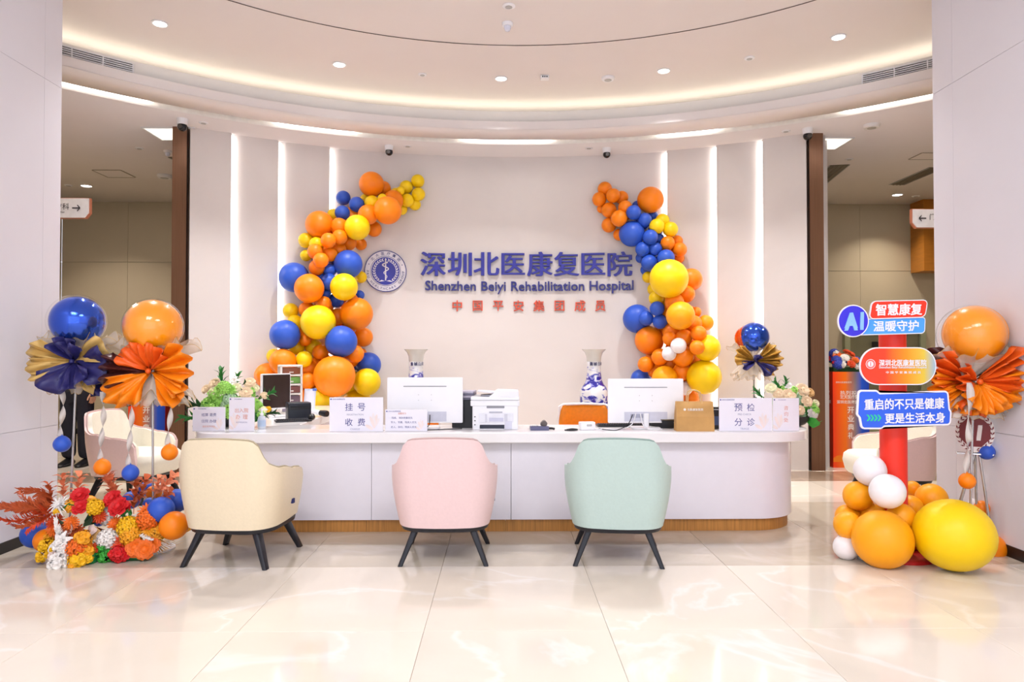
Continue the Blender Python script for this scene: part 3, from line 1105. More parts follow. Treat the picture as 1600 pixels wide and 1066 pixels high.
def ring_text(s, r, a_c, step, hgt_, inward, mat, parent, y):
    n = len(s)
    for k, ch in enumerate(s):
        if ch == ' ': continue
        a = a_c + (k - (n - 1) / 2) * step * (-1 if not inward else 1)
        x, z = r * math.cos(a), r * math.sin(a)
        me = text_mesh(ch, .1, mat, .0, .0015)
        k_ = hgt_ / .1
        tilt = a - PI / 2 if not inward else a + PI / 2
        put('letter', me, parent, (x, y, z), (PI / 2, -tilt, 0), (k_, k_, 1))


ring_text('北大医疗集团', RC * .845, PI / 2, R(19), RC * .17, False, NAVYL, crest, -.0245)
ring_text('PKU HEALTHCARE GROUP', RC * .845, -PI / 2, R(9.3), RC * .16, True, NAVYL, crest, -.0245)
for a in (R(158), R(22)):
    MB().sphere((RC * .845 * math.cos(a), -.0245, RC * .845 * math.sin(a)), RC * .025, 8, 5, sy=.2).build('dot', NAVYL, crest)

# ------------------------------------------------------------------ balloons
BC = {'O': ('orange', '#ff8804'), 'A': ('amber', '#ffa80a'), 'Y': ('yellow', '#ffd402'), 'B': ('blue', '#2f5ac6'), 'W': ('white', '#f4eef0')}
BMAT = {k: M('balloon_' + v[0], v[1], .42, noise=.02, nscale=3, sss=.0, coat=.0) for k, v in BC.items()}
BMESH = {}


def balloon_mesh(k):
    if k not in BMESH:
        prof = [(0.0001, 1.0)]
        for i in range(1, 21):
            a = PI / 2 - PI * i / 21
            r = math.cos(a); z = math.sin(a)
            if z < 0: r *= 1 - .10 * z * z * (1 if z > -.85 else 1); z *= 1.06
            prof.append((r, z))
        prof += [(.07, -1.085), (.035, -1.11), (.05, -1.15), (.075, -1.19), (.0001, -1.17)]
        BMESH[k] = MB().lathe(prof[::-1], 32).mesh('balloon', BMAT[k], ang=180)
    return BMESH[k]


ONES = 'first second third fourth fifth sixth seventh eighth ninth tenth eleventh twelfth thirteenth fourteenth fifteenth sixteenth seventeenth eighteenth nineteenth twentieth'.split()
ORD = ONES + [t_ for d_, tens in (('twenty', 'thirtieth'), ('thirty', 'fortieth'), ('forty', 'fiftieth'), ('fifty', 'sixtieth'), ('sixty', 'seventieth')) for t_ in [d_ + '-' + o for o in ONES[:9]] + [tens]]


def cluster(items, depth_of, grp, where, limit, big, z_floor=None):
    """items: px, py, r_px, colour (in order back to front). Each is set as deep as it goes without sinking into those behind it."""
    placed = []
    for it in items:
        px, py, rp, ck = it[:4]
        D = it[4] if len(it) > 4 else None
        if D is None:
            D = depth_of(P(px, py, 8).x * 1.0, px, py, rp)
            Dmin = D - limit
            while D > Dmin:
                c = P(px, py, D); r = rp * D / FPX
                if all((c - q).length > .86 * (r + s) or (abs(r - s) < 1e-9 and False) for q, s, *_ in placed): break
                D -= .02
        c = P(px, py, D); r = rp * D / FPX
        placed.append((c, r, ck, px, py, rp))
    # labels: colour, size, order from the top
    by = {}
    for i, (c, r, ck, px, py, rp) in enumerate(placed):
        by.setdefault((ck, rp >= big), []).append((py, i))
    rank = {}
    for k, l in by.items():
        for n, (_, i) in enumerate(sorted(l)): rank[i] = (n, len(l))
    out = []
    for i, (c, r, ck, px, py, rp) in enumerate(placed):
        n, tot = rank[i]
        size = 'large' if rp >= big else 'small'
        o_ = 'only' if tot == 1 else ORD[n]
        lab = ('%s %s %s balloon from the top of %s' % (o_, size, BC[ck][0], where)) if tot > 1 else ('only %s %s balloon of %s' % (size, BC[ck][0], where))
        ctr = Vector((sum(p[0].x for p in placed) / len(placed), c.y + .4, c.z))
        dirn = (c - Vector((c.x + random.uniform(-.5, .5), c.y + .8, c.z + random.uniform(-.5, .5)))).normalized()
        q = dirn.to_track_quat('Z', 'Y').to_euler()
        o = put('balloon', balloon_mesh(ck), None, c, q, r)
        tag(o, lab, 'balloon', grp)
        out.append(o)
    return out


def Z2(l, ox, oy, s):
    return [(ox + a[0] / s, oy + a[1] / s, a[2] / s, *a[3:]) for a in l]


LG = [(655, 155, 18, 'Y'), (660, 232, 24, 'Y'), (715, 212, 25, 'Y'), (679, 140, 28, 'Y'), (730, 170, 28, 'Y'), (727, 115, 28, 'Y'), (683, 195, 28, 'Y'), (625, 195, 42, 'O'), (585, 145, 30, 'O'), (510, 190, 22, 'Y'), (580, 187, 20, 'Y'),
      (535, 128, 52, 'O'), (537, 207, 32, 'Y'), (520, 255, 42, 'O'), (602, 237, 58, 'O'), (417, 185, 30, 'B'), (375, 255, 25, 'Y'), (413, 247, 31, 'B'), (473, 212, 32, 'B'), (545, 315, 32, 'O'),
      (318, 297, 58, 'O'), (400, 305, 37, 'O'), (440, 372, 32, 'O'), (490, 378, 25, 'O'), (262, 362, 32, 'Y'), (305, 378, 30, 'Y'), (475, 308, 53, 'Y'), (402, 348, 32, 'O'), (355, 362, 32, 'O'), (400, 402, 30, 'O'), (262, 425, 24, 'Y'), (300, 408, 32, 'O'), (362, 420, 31, 'O'), (307, 475, 33, 'O'), (324, 445, 32, 'O'),
      (360, 487, 28, 'B'), (322, 515, 18, 'B'), (345, 585, 20, 'B'), (358, 535, 35, 'B'), (437, 461, 59, 'B'), (212, 516, 62, 'B'), (490, 515, 25, 'Y'), (485, 590, 20, 'B'), (387, 612, 32, 'B'), (275, 562, 61, 'O'), (420, 556, 57, 'Y'),
      (265, 650, 33, 'O'), (335, 627, 33, 'O'), (198, 655, 32, 'Y'), (215, 705, 33, 'Y'), (395, 680, 35, 'O'), (500, 765, 40, 'O'), (472, 668, 68, 'O'), (312, 703, 72, 'Y'), (258, 778, 25, 'O'), (495, 832, 20, 'O'), (465, 835, 38, 'O'), (174, 755, 62, 'B'), (322, 828, 33, 'O'), (408, 783, 66, 'B'),
      (470, 882, 20, 'B'), (522, 880, 52, 'B'), (130, 845, 32, 'Y'), (100, 925, 52, 'O'), (165, 868, 55, 'O'), (275, 895, 36, 'O'), (270, 947, 36, 'O'), (222, 807, 33, 'Y'), (293, 805, 35, 'Y'), (254, 857, 34, 'Y'), (135, 990, 45, 'O'), (240, 1015, 50, 'O'), (475, 1040, 60, 'Y'), (515, 952, 57, 'Y'), (320, 1032, 60, 'Y'), (380, 928, 86, 'O'), (400, 1110, 62, 'O'), (230, 1110, 52, 'B')]
RG = [(105, 177, 18, 'O'), (180, 285, 25, 'O'), (190, 130, 28, 'O'), (205, 172, 30, 'O'), (120, 94, 30, 'O'), (97, 137, 30, 'O'), (155, 122, 30, 'O'), (137, 182, 32, 'O'), (137, 245, 31, 'O'), (180, 217, 35, 'O'), (255, 165, 22, 'B'), (320, 207, 22, 'B'), (240, 192, 31, 'B'), (285, 225, 31, 'B'), (310, 140, 55, 'O'),
      (360, 227, 30, 'Y'), (337, 250, 32, 'Y'), (393, 263, 32, 'Y'), (345, 300, 22, 'B'), (310, 295, 32, 'B'), (233, 281, 54, 'B'), (420, 312, 25, 'O'), (430, 382, 22, 'O'), (382, 320, 30, 'O'), (432, 347, 30, 'O'), (270, 382, 22, 'B'), (330, 345, 29, 'B'), (278, 345, 31, 'B'), (290, 432, 22, 'B'), (375, 382, 36, 'B'), (305, 402, 34, 'B'),
      (480, 472, 47, 'O'), (300, 462, 24, 'Y'), (325, 512, 28, 'Y'), (335, 550, 32, 'Y'), (460, 532, 36, 'O'), (410, 567, 40, 'O'), (387, 468, 81, 'Y'), (500, 607, 22, 'O'), (490, 655, 35, 'O'), (540, 652, 33, 'A'), (255, 635, 60, 'B'), (435, 622, 60, 'A'), (338, 593, 31, 'B'), (293, 633, 31, 'B'), (350, 647, 31, 'B'),
      (400, 690, 40, 'O'), (350, 795, 36, 'O'), (445, 790, 46, 'O'), (330, 852, 32, 'O'), (305, 725, 60, 'O'), (450, 712, 34, 'O'), (390, 718, 30, 'O'), (545, 757, 56, 'Y'), (511, 697, 33, 'O'), (504, 755, 31, 'O'), (290, 825, 33, 'O'), (440, 855, 38, 'O'), (388, 781, 30, 'W'), (427, 747, 33, 'W'), (270, 887, 42, 'B'), (370, 885, 54, 'A'), (480, 962, 36, 'O'), (300, 940, 50, 'O'), (400, 965, 50, 'O'), (455, 925, 30, 'W'), (533, 878, 72, 'Y'), (350, 1020, 45, 'B'), (480, 1030, 45, 'O')]


def wall_depth(x, px, py, rp):
    D = 8.6
    for _ in range(5):
        w = P(px, py, D); D = wall_y(w.x) - (.02 + (.11 if abs(w.x - WX) > 2.2 else 0)) - rp * D / FPX
    return D - .01


LGF = [(640, 175, 26, 'Y'), (560, 225, 34, 'O'), (455, 265, 34, 'O'), (385, 340, 36, 'O'), (345, 405, 32, 'O'), (400, 455, 34, 'B'), (330, 490, 30, 'O'), (330, 560, 34, 'B'), (440, 620, 34, 'O'), (330, 650, 36, 'O'), (420, 720, 38, 'O'), (270, 740, 34, 'O'), (390, 800, 36, 'O'), (440, 850, 36, 'O'), (330, 880, 38, 'O'), (200, 900, 40, 'O'), (440, 950, 40, 'Y'), (300, 960, 40, 'O')]
RGF = [(200, 200, 26, 'O'), (270, 240, 26, 'B'), (330, 270, 26, 'B'), (310, 350, 28, 'B'), (380, 350, 26, 'O'), (345, 410, 30, 'B'), (400, 440, 40, 'O'), (430, 520, 38, 'O'), (370, 560, 34, 'Y'), (400, 610, 36, 'O'), (470, 620, 34, 'O'), (380, 660, 36, 'O'), (460, 680, 36, 'O'), (420, 760, 40, 'O'), (480, 740, 36, 'O'), (390, 820, 38, 'O'), (480, 810, 38, 'O'), (330, 800, 34, 'O'), (460, 890, 38, 'O'), (390, 920, 40, 'O')]
LGF = [(a, b, c_ * 1.25, k) for a, b, c_, k in LGF]
RGF = [(a, b, c_ * 1.2, k) for a, b, c_, k in RGF]
LG = LGF + LG
RG = RGF + RG
cluster(Z2(LG, 380, 240, 2.666), wall_depth, 'balloons of the left wall garland', 'the left wall garland', .75, 17)
cluster(Z2(RG, 900, 260, 2.666), wall_depth, 'balloons of the right wall garland', 'the right wall garland', .75, 17)

# floor clusters (real depth given for each; radius from the photo)
FR = [(1345, 700, 78, 'A', 4.96), (1235, 520, 95, 'W', 5.0), (1240, 528, 58, 'O', 4.86), (690, 375, 62, 'A', 5.03), (840, 455, 120, 'A', 4.86), (770, 770, 100, 'O', 4.80), (690, 790, 70, 'O', 4.72), (675, 520, 92, 'A', 4.82), (258, 432, 115, 'A', 4.74), (352, 230, 124, 'W', 4.70), (490, 395, 136, 'W', 4.50), (178, 600, 98, 'A', 4.80), (375, 575, 100, 'A', 4.74), (330, 900, 80, 'W', 4.62), (165, 838, 100, 'W', 4.62), (178, 665, 108, 'A', 4.62), (600, 605, 113, 'A', 4.56), (1310, 845, 112, 'O', 4.73), (450, 776, 228, 'A', 4.46)]
cluster(Z2(FR, 1290, 690, 5.077), None, 'balloons heaped around the foot of the signpost', 'the heap around the red signpost', 1, 40)
c = P(1490, 829, 4.36)
o = put('balloon', balloon_mesh('Y'), None, (c.x, c.y, .2205), (R(95), 0, R(-12)), (.232, .218, .232))
tag(o, 'very large shiny yellow balloon on the floor before the right pillar', 'balloon', 'balloons heaped around the foot of the signpost')
FL = [(300, 415, 32, 'B', 5.0), (770, 455, 40, 'B', 4.95), (690, 300, 62, 'A', 4.95), (1165, 180, 58, 'B', 5.02), (1230, 215, 62, 'O', 4.98), (1040, 275, 72, 'B', 5.0), (1200, 312, 60, 'B', 4.92), (1490, 470, 72, 'A', 4.86), (1420, 280, 96, 'B', 4.92), (1290, 355, 105, 'B', 4.74), (1395, 487, 115, 'O', 4.70), (240, 560, 110, 'B', 4.80), (330, 612, 95, 'O', 4.70)]
cluster(Z2(FL, 10, 730, 5.333), None, 'balloons around the floor flowers', 'the heap behind the floor flowers', 1, 15)

# ------------------------------------------------------------------ balloon stands with wrapped paper
TULLE = M('tulle_white', '#e9dccb', .6, noise=.05, alpha=.5)
TULLE2 = M('tulle_gold_edge', '#c9a860', .35, .5, noise=.05, alpha=.85)
GOLDP = M('gold_paper', '#d9b268', .38, .15, noise=.08, nscale=6)
GOLDM = M('gold_foil', '#c99a44', .32, .25, noise=.10, nscale=6)
NAVYP = M('navy_paper', '#2d2a66', .36, .0, noise=.08, nscale=6)
ORANP = M('orange_paper', '#ff8c12', .36, .05, noise=.06, nscale=6)
ORAN2 = M('red_orange_paper', '#f2631a', .36, .05, noise=.06, nscale=6)
BROWNP = M('maroon_paper', '#4b1f1c', .36, .0, noise=.08, nscale=6)
BUBBLE = bpy.data.materials.new('clear_bubble')
BUBBLE.use_nodes = True
_nt = BUBBLE.node_tree
_o = _nt.nodes['Material Output']
_nt.nodes.remove(_nt.nodes['Principled BSDF'])
_t, _g, _m, _l = [_nt.nodes.new(k) for k in ('ShaderNodeBsdfTransparent', 'ShaderNodeBsdfGlossy', 'ShaderNodeMixShader', 'ShaderNodeFresnel')]
_g.inputs['Roughness'].default_value = .03
_l.inputs[0].default_value = 1.35
_gm, _iv, _mu = _nt.nodes.new('ShaderNodeNewGeometry'), _nt.nodes.new('ShaderNodeMath'), _nt.nodes.new('ShaderNodeMath')
_iv.operation = 'SUBTRACT'; _iv.inputs[0].default_value = 1; _mu.operation = 'MULTIPLY'
_nt.links.new(_gm.outputs['Backfacing'], _iv.inputs[1]); _nt.links.new(_iv.outputs[0], _mu.inputs[0]); _nt.links.new(_l.outputs[0], _mu.inputs[1])
_nt.links.new(_mu.outputs[0], _m.inputs[0]); _nt.links.new(_t.outputs[0], _m.inputs[1]); _nt.links.new(_g.outputs[0], _m.inputs[2]); _nt.links.new(_m.outputs[0], _o.inputs['Surface'])
CHRB = M('chrome_blue', '#2c56c8', .12, .75, noise=.02)
GLOSSO = M('glossy_orange', '#ff9a08', .3, .0, noise=.02, coat=.6)
RIBBON = M('ribbon_white', '#e6ddd6', .35, noise=.05, alpha=.72)
POLE = M('stand_pole', '#b9b6b4', .25, .7)


FAN_N = [0]


def fan(parent, ctr, ang, span, r, mat, name='paper_fan', pleats=9, depth=.035, tilt=.35, curl=.0, z_lift=0., sy=1.):
    """pleated paper fan opening in the plane facing the room, centred on angle ang (0 = +x, 90 = up)"""
    FAN_N[0] += 1; ph = FAN_N[0] * 1.7
    span = min(span * 1.4, 130)
    m = MB(); pleats = max(2, round(pleats * .6)); n = pleats * 6
    rings = []
    for j in range(n + 1):
        a = R(ang - span / 2 + span * j / n)
        row = []
        for k in range(6):
            q = k / 5
            e = (2 * j / n - 1)
            rr = r * (.06 + .94 * q) * (1 - .16 * abs(e) ** 4 * q) * (1 + .03 * math.sin(j * .9 + ph))
            pl = depth * 1.25 * q * (math.sin(2 * PI * pleats * j / n) + .5 * math.sin(2 * PI * (pleats - .6) * j / n + ang))
            y = -.05 * math.sin(q * PI * .5) - tilt * r * q * (1 - .35 * q) + curl * r * q * q + pl + .02 * math.sin(q * 5 + e * 3 + ph)
            row.append((ctr[0] + rr * math.cos(a), ctr[1] + y * sy, ctr[2] + rr * math.sin(a) + z_lift * q))
        rings.append(row)
    m.rings(rings, closed=False)
    return m.build(name, mat, parent, ang=60, solid=.0015)


def ruffle(parent, ctr, r0, r1, z0, z1, mat, name, waves=9, amp=.05, n=96, ph=0., gamma=.7):
    m = MB(); rings = []
    for k in range(7):
        q = k / 6
        row = []
        for j in range(n):
            a = 2 * PI * j / n
            wv = math.sin(waves * a + ph) * .7 + .5 * math.sin((waves * 2 + 1) * a + ph * 2)
            rr = r0 + (r1 - r0) * q + amp * .6 * q * math.cos(waves * a * 1.0 + ph + 1)
            z = z0 + (z1 - z0) * q ** gamma + amp * .55 * q * wv
            row.append((ctr[0] + rr * math.cos(a), ctr[1] + .055 + .62 * rr * math.sin(a), ctr[2] + z))
        rings.append(row)
    m.rings(rings)
    o = m.build(name, mat, parent, ang=60)
    MB().tube([rings[-1][j % n] for j in range(n + 1)], .0015, 4, False).build('gold_edge', TULLE2, o)
    return o


def twist_ribbon(parent, top, length, w, turns, name='ribbon', sway=.01):
    m = MB(); rings = []
    n = 40
    for k in range(n + 1):
        q = k / n
        a = q * turns * 2 * PI
        x, y, z = top[0] + sway * math.sin(q * 5), top[1], top[2] - length * q
        rings.append([(x - w / 2 * math.cos(a), y - w / 2 * math.sin(a), z), (x + w / 2 * math.cos(a), y + w / 2 * math.sin(a), z)])
    m.rings(rings, closed=False)
    return m.build(name, RIBBON, parent, ang=180, solid=.0006)


def balloon_stand(px, py, rp, D, base_px, kind, lab, ribs=()):
    c = P(px, py, D); r = rp * D / FPX
    t = empty('balloon_stand', (c.x, D, 0), label=lab, cat='balloon stand', group='wrapped bubble balloon stands')
    z = c.z; s = r / .18
    if kind == 'right':
        MB().sphere((.035, .04, z + .01), r * .97, 32, 20).build('inner_balloon', GLOSSO, t, ang=180)
        MB().sphere((-.02, -.005, z), r * 1.02, 32, 20).build('bubble', BUBBLE, t, ang=180)
    elif kind == 'orange':
        MB().sphere((0, 0, z), r * .965, 32, 20).build('inner_balloon', GLOSSO, t, ang=180)
        MB().sphere((0, 0, z), r * 1.01, 32, 20).build('bubble', BUBBLE, t, ang=180)
    else:
        MB().sphere((.0, 0, z), r * .965, 32, 20).build('inner_balloon', CHRB, t, ang=180)
        MB().sphere((-.004, 0, z), r * 1.04, 32, 20).build('bubble', BUBBLE, t, ang=180)
        if kind == 'far':
            MB().sphere((-.05, .05, z - .01), r * .85, 24, 16).build('second_balloon', M('chrome_red', '#d8541c', .2, .5), t, ang=180)
    zc = z - r * 1.55
    b = P(base_px[0], base_px[1], D)
    bx = b.x - c.x
    MB().tube([(0, 0, zc + .06), (bx * .6, 0, zc * .4), (bx, 0, .02)], .0075 * (1 if kind != 'far' else 1.2), 10).build('pole', POLE, t)
    br = .09 if kind == 'right' else .14
    MB().lathe([(br, .0005), (br, .012), (br * .8, .02), (.02, .024), (.012, .05), (0, .05)], 28, Matrix.Translation((bx, 0, 0))).build('base', WHITEP, t)
    C = (0, -.03, zc)
    CB = (0, .06, zc)
    # cups of tulle above and below
    ruffle(t, (0, 0, zc), .03, r * 1.45, .0, r * .95, TULLE, 'upper_tulle', 7, .075 * s, ph=px)
    ruffle(t, (0, 0, zc), .03, r * 1.25, .0, -r * .85, TULLE, 'lower_tulle', 8, .06 * s, ph=px * 2, gamma=1.4)
    ruffle(t, (0, 0, zc - .02), .03, r * 1.1, .0, -r * 1.05, TULLE, 'lower_tulle', 9, .05 * s, ph=px * 3, gamma=1.2)
    if kind in ('blue',):
        fan(t, C, 172, 46, r * 1.5, GOLDP, pleats=6, depth=.02, tilt=.2)
        fan(t, (0, .0, zc + .02), 200, 30, r * 1.5, GOLDP, pleats=4, depth=.03, tilt=.5)
        fan(t, C, 22, 34, r * 1.55, GOLDP, pleats=3, depth=.012, tilt=.15)
        fan(t, C, 104, 60, r * .92, NAVYP, pleats=5, depth=.03, tilt=.6)
        fan(t, C, 70, 60, r * .8, NAVYP, pleats=4, depth=.03, tilt=.8)
        fan(t, C, -8, 50, r * 1.6, NAVYP, pleats=4, depth=.03, tilt=.35)
        fan(t, C, -62, 70, r * 1.1, NAVYP, pleats=5, depth=.03, tilt=.7)
        fan(t, C, -118, 60, r * 1.25, NAVYP, pleats=4, depth=.02, tilt=.6)
        fan(t, (0, .04, zc), -35, 40, r * 1.75, NAVYP, pleats=5, depth=.03, tilt=.1)
        fan(t, (0, .02, zc), -52, 16, r * 1.5, GOLDP, pleats=2, depth=.01, tilt=.3)
    elif kind == 'far':
        fan(t, C, 163, 44, r * 1.55, GOLDM, pleats=6, depth=.03, tilt=.3)
        fan(t, C, 20, 62, r * 1.5, GOLDM, pleats=8, depth=.04, tilt=.35)
        fan(t, C, -28, 40, r * 1.35, GOLDM, pleats=5, depth=.04, tilt=.3)
        fan(t, (0, -.06, zc), -45, 40, r * 1.15, NAVYP, pleats=4, depth=.03, tilt=.4)
        fan(t, (0, -.06, zc), -160, 30, r * 1.1, NAVYP, pleats=4, depth=.02, tilt=.3)
        fan(t, (0, -.06, zc), 100, 100, r * .4, NAVYP, pleats=4, depth=.02, tilt=.6)
    elif kind == 'orange':
        fan(t, C, 62, 60, r * 1.0, ORAN2, pleats=6, depth=.03, tilt=.55)
        fan(t, C, 125, 60, r * 1.05, ORAN2, pleats=5, depth=.03, tilt=.5)
        fan(t, C, 178, 44, r * 1.45, BROWNP, pleats=6, depth=.025, tilt=.3)
        fan(t, C, 218, 40, r * 1.5, ORANP, pleats=5, depth=.03, tilt=.4)
        fan(t, C, 248, 34, r * 1.2, ORANP, pleats=4, depth=.03, tilt=.6)
        fan(t, C, 2, 62, r * 1.62, ORANP, pleats=9, depth=.03, tilt=.35)
        fan(t, C, -38, 30, r * 1.65, ORANP, pleats=5, depth=.03, tilt=.3)
        fan(t, (0, .05, zc), -52, 22, r * 1.5, BROWNP, pleats=3, depth=.02, tilt=.2)
        fan(t, (0, .06, zc), 200, 60, r * 1.62, BROWNP, pleats=6, depth=.02, tilt=.1)
    else:
        fan(t, CB, 158, 46, r * 1.5, ORAN2, pleats=8, depth=.035, tilt=.2)
        fan(t, C, 28, 52, r * 1.5, ORAN2, pleats=8, depth=.035, tilt=.4)
        fan(t, C, -8, 40, r * 1.48, ORANP, pleats=7, depth=.03, tilt=.4)
        fan(t, CB, 192, 44, r * 1.6, ORANP, pleats=8, depth=.03, tilt=.22)
        fan(t, C, -70, 90, r * 1.08, ORANP, pleats=12, depth=.03, tilt=.5)
        fan(t, C, -100, 80, r * .95, ORANP, pleats=9, depth=.03, tilt=.6)
        fan(t, (0, -.02, zc), 165, 60, r * .85, ORAN2, pleats=7, depth=.03, tilt=.3)
        fan(t, C, 15, 60, r * .9, ORAN2, pleats=7, depth=.03, tilt=.6)
        fan(t, CB, -135, 50, r * 1.25, ORANP, pleats=9, depth=.035, tilt=.3)
        fan(t, (0, .08, zc), 35, 16, r * 1.95, BROWNP, pleats=2, depth=.012, tilt=.05)
        fan(t, (0, .08, zc), -32, 24, r * 1.75, BROWNP, pleats=3, depth=.012, tilt=.05)
        fan(t, (0, .08, zc), 142, 14, r * 1.75, BROWNP, pleats=2, depth=.012, tilt=.05)
        fan(t, (0, .02, zc), 255, 50, r * 1.15, ORAN2, pleats=6, depth=.03, tilt=.3)
    MB().sphere((0, -.06, zc), .018 * s, 12, 8).build('tie', {'blue': NAVYP, 'far': NAVYP}.get(kind, ORAN2), t)
    for (rx, ry0, ry1, col, dd) in ribs:
        a = P(rx, ry0, D + dd); b = P(rx, ry1, D + dd)
        k = t.location
        twist_ribbon(t, (a.x - k.x, dd, a.z), a.z - b.z, .036, 1.6 if a.z - b.z > .45 else 1.1)
        rb = 13 * D / FPX
        o = put('small_balloon', balloon_mesh(col), t, (b.x - k.x, dd, b.z - rb * .9), (R(180), 0, 0), rb * .93)
    return t


balloon_stand(121, 502, 40, 4.95, (108, 780), 'blue', 'chrome blue bubble balloon stand wrapped in navy and gold paper at left', [(97, 612, 682, 'B', -.12), (160, 612, 718, 'O', -.1)])
balloon_stand(239, 511, 44, 4.9, (240, 780), 'orange', 'glossy orange bubble balloon stand wrapped in orange paper at left', [(204, 612, 727, 'B', -.12), (265, 612, 695, 'O', -.1)])
balloon_stand(1521, 524, 47, 4.66, (1513, 780), 'right', 'glossy orange bubble balloon stand beside the right pillar', [(1511, 640, 740, 'O', -.08)])
balloon_stand(1178, 527, 24, 7.75, (1177, 700), 'far', 'small chrome blue bubble balloon stand behind the desk at right')
# long ribbon down the front of the right stand and the blue balloon hanging at its side
st = [o for o in COL.objects if o.name.startswith('balloon_stand') and o.location.x > 3][0]
k = st.location
a = P(1514, 598, 4.5); b = P(1513, 690, 4.5)
m = MB()
rings = []
for j in range(20):
    q = j / 19; w = .03 + .01 * math.sin(q * 9)
    x = a.x - k.x + .01 * math.sin(q * 6) ; rings.append([(x - w / 2, 4.5 - k.y + .01 * math.sin(q * 7), a.z + (b.z - a.z) * q), (x + w / 2, 4.5 - k.y - .012 * math.sin(q * 8), a.z + (b.z - a.z) * q)])
m.rings(rings, closed=False).build('ribbon', RIBBON, st, ang=180, solid=.0006)
b = P(1541, 706, 4.78)
put('small_balloon', balloon_mesh('B'), st, (b.x - k.x, b.y - k.y, b.z), (R(180), 0, 0), .054)
twist_ribbon(st, (b.x - k.x, b.y - k.y, b.z + .36), .3, .02, 2)

# ------------------------------------------------------------------ things on the desk
SHEET = M('print_sheet', '#ebe8f3', .3, noise=.01)
INKB = M('print_ink_blue', '#5a5a96', .5, noise=0)
INKL = M('print_ink_grey', '#9a9ab8', .5, noise=0)
INKO = M('print_ink_coral', '#dd9a86', .5, noise=0)
PEACH = M('print_peach', '#efdfdc', .4, noise=.06)
PEACH2 = M('print_peach_light', '#ece3e6', .4, noise=.03)
ACRYL = M('clear_acrylic', '#f4f4fa', .05, noise=0, alpha=.35)


def desk_sign(px0, px1, py, D, rz, lab, lines, hand=True, hand_x=.32):
    a = P(px0, py, D); b = P(px1, py, D)
    w, h = (b.x - a.x) / math.cos(rz), a.z - TOPZ
    t = empty('desk_sign', ((a.x + b.x) / 2, D, TOPZ), rz, lab, 'desk sign', 'acrylic sign holders on the desk')
    MB().rbox(-w / 2, w / 2, -.004, .004, .004, h, .004, 'y', 2).build('holder', ACRYL, t)
    MB().rbox(-w / 2, w / 2, -.005, .075, .0005, .005, .004, 'z', 2).build('foot', ACRYL, t)
    MB().box(-w / 2 + .001, w / 2 - .001, -.0062, -.0042, .003, h - .001).build('sheet', SHEET, t, smooth=False)
    if hand:
        # faint peach hand motif in the lower corner: a palm and fingers as flat printed shapes
        s = h
        for (ang, ln, wd, ox, oz, mt) in ((60, .34, .05, 0, 0, PEACH2), (78, .42, .05, .03, 0, PEACH), (95, .46, .05, .07, 0, PEACH2), (112, .38, .045, .10, .0, PEACH), (150, .26, .05, -.02, -.03, PEACH)):
            m = MB(); d = Vector((math.cos(R(ang)), math.sin(R(ang)))); n = Vector((-d.y, d.x)); o = Vector((w * hand_x + ox * s * .4, .10 * s + oz * s))
            pts = []
            for k in range(12):
                tt = 2 * PI * k / 12
                q = o + d * (ln * s * (.5 - .5 * math.cos(tt))) + n * (wd * s * math.sin(tt))
                pts.append((min(max(q.x, -w / 2 + .002), w / 2 - .002), min(max(q.y, .004), h - .004)))
            yy = -.0064 - .0001 * (ang / 30)
            m.rings([[(x, yy, z) for x, z in pts], [(x, -.0061, z) for x, z in pts]], True, True)
            m.build('hand_print', mt, t, smooth=False)
    MB().vprism([(-w / 2 + .012 + .006 * math.cos(k * PI / 4), h - .014 + .006 * math.sin(k * PI / 4)) for k in range(8)], -.0066, -.006).build('logo_dot', INKB, t)
    text('深圳北医康复医院', INKB, t, -w / 2 + .02 + .05, -.0066, h - .014, width=.095 if w > .3 else .06, depth=.0002)
    for (s, x, z, hh, mt, bold) in lines:
        if len(s) == 3 and s[1] == ' ':
            for sg, ch in ((-1, s[0]), (1, s[2])):
                text(ch, mt, t, x * w + sg * hh * h * .82, -.0068, z * h, height=hh * h, bold=bold, depth=.0002)
            continue
        text(s, mt, t, x * w, -.0068, z * h, height=hh * h, bold=bold, depth=.0002)
    return t


desk_sign(302, 352, 636, 5.36, R(3), 'small landscape white sign with two blue lines, leftmost on the desk', [('结算 退费', 0, .68, .13, INKB, .0), ('住院 办理', 0, .42, .13, INKB, .0), ('请您有序排队', .0, .2, .08, INKO, 0)], hand_x=.3)
desk_sign(358, 398.5, 621, 5.34, R(-2), 'upright white sign with coral characters for admissions on the desk', [('出入院', 0, .62, .13, INKO, .004), ('办 理', 0, .43, .13, INKO, .004), ('ADMISSION', 0, .27, .045, INKL, 0)], hand_x=-.3)
desk_sign(515, 599, 621, 5.31, 0, 'large white sign with blue registration and charge characters', [('挂 号', -.02, .72, .22, INKB, .006), ('REGISTRATION', -.02, .50, .05, INKL, 0), ('收 费', -.02, .28, .22, INKB, .006), ('CHARGE', -.02, .08, .05, INKL, 0)])
desk_sign(602, 668, 640, 5.33, R(-2), 'low white sign with lines of small print before the left monitor', [('温馨提示', -.1, .82, .09, INKO, .002), ('残疾、消防救援优先', -.1, .62, .10, INKB, 0), ('军人、军属、残疾人优先', -.06, .42, .10, INKB, 0), ('老人、孕妇、残疾人优先', -.06, .2, .10, INKB, 0)], hand_x=.34)
desk_sign(1123, 1206, 622, 5.30, 0, 'large white sign with blue triage characters near the paper bag', [('预 检', -.02, .72, .23, INKB, .006), ('PRE-CHECK', -.02, .51, .055, INKL, 0), ('分 诊', -.02, .28, .23, INKB, .006), ('TRIAGE', -.02, .08, .055, INKL, 0)])
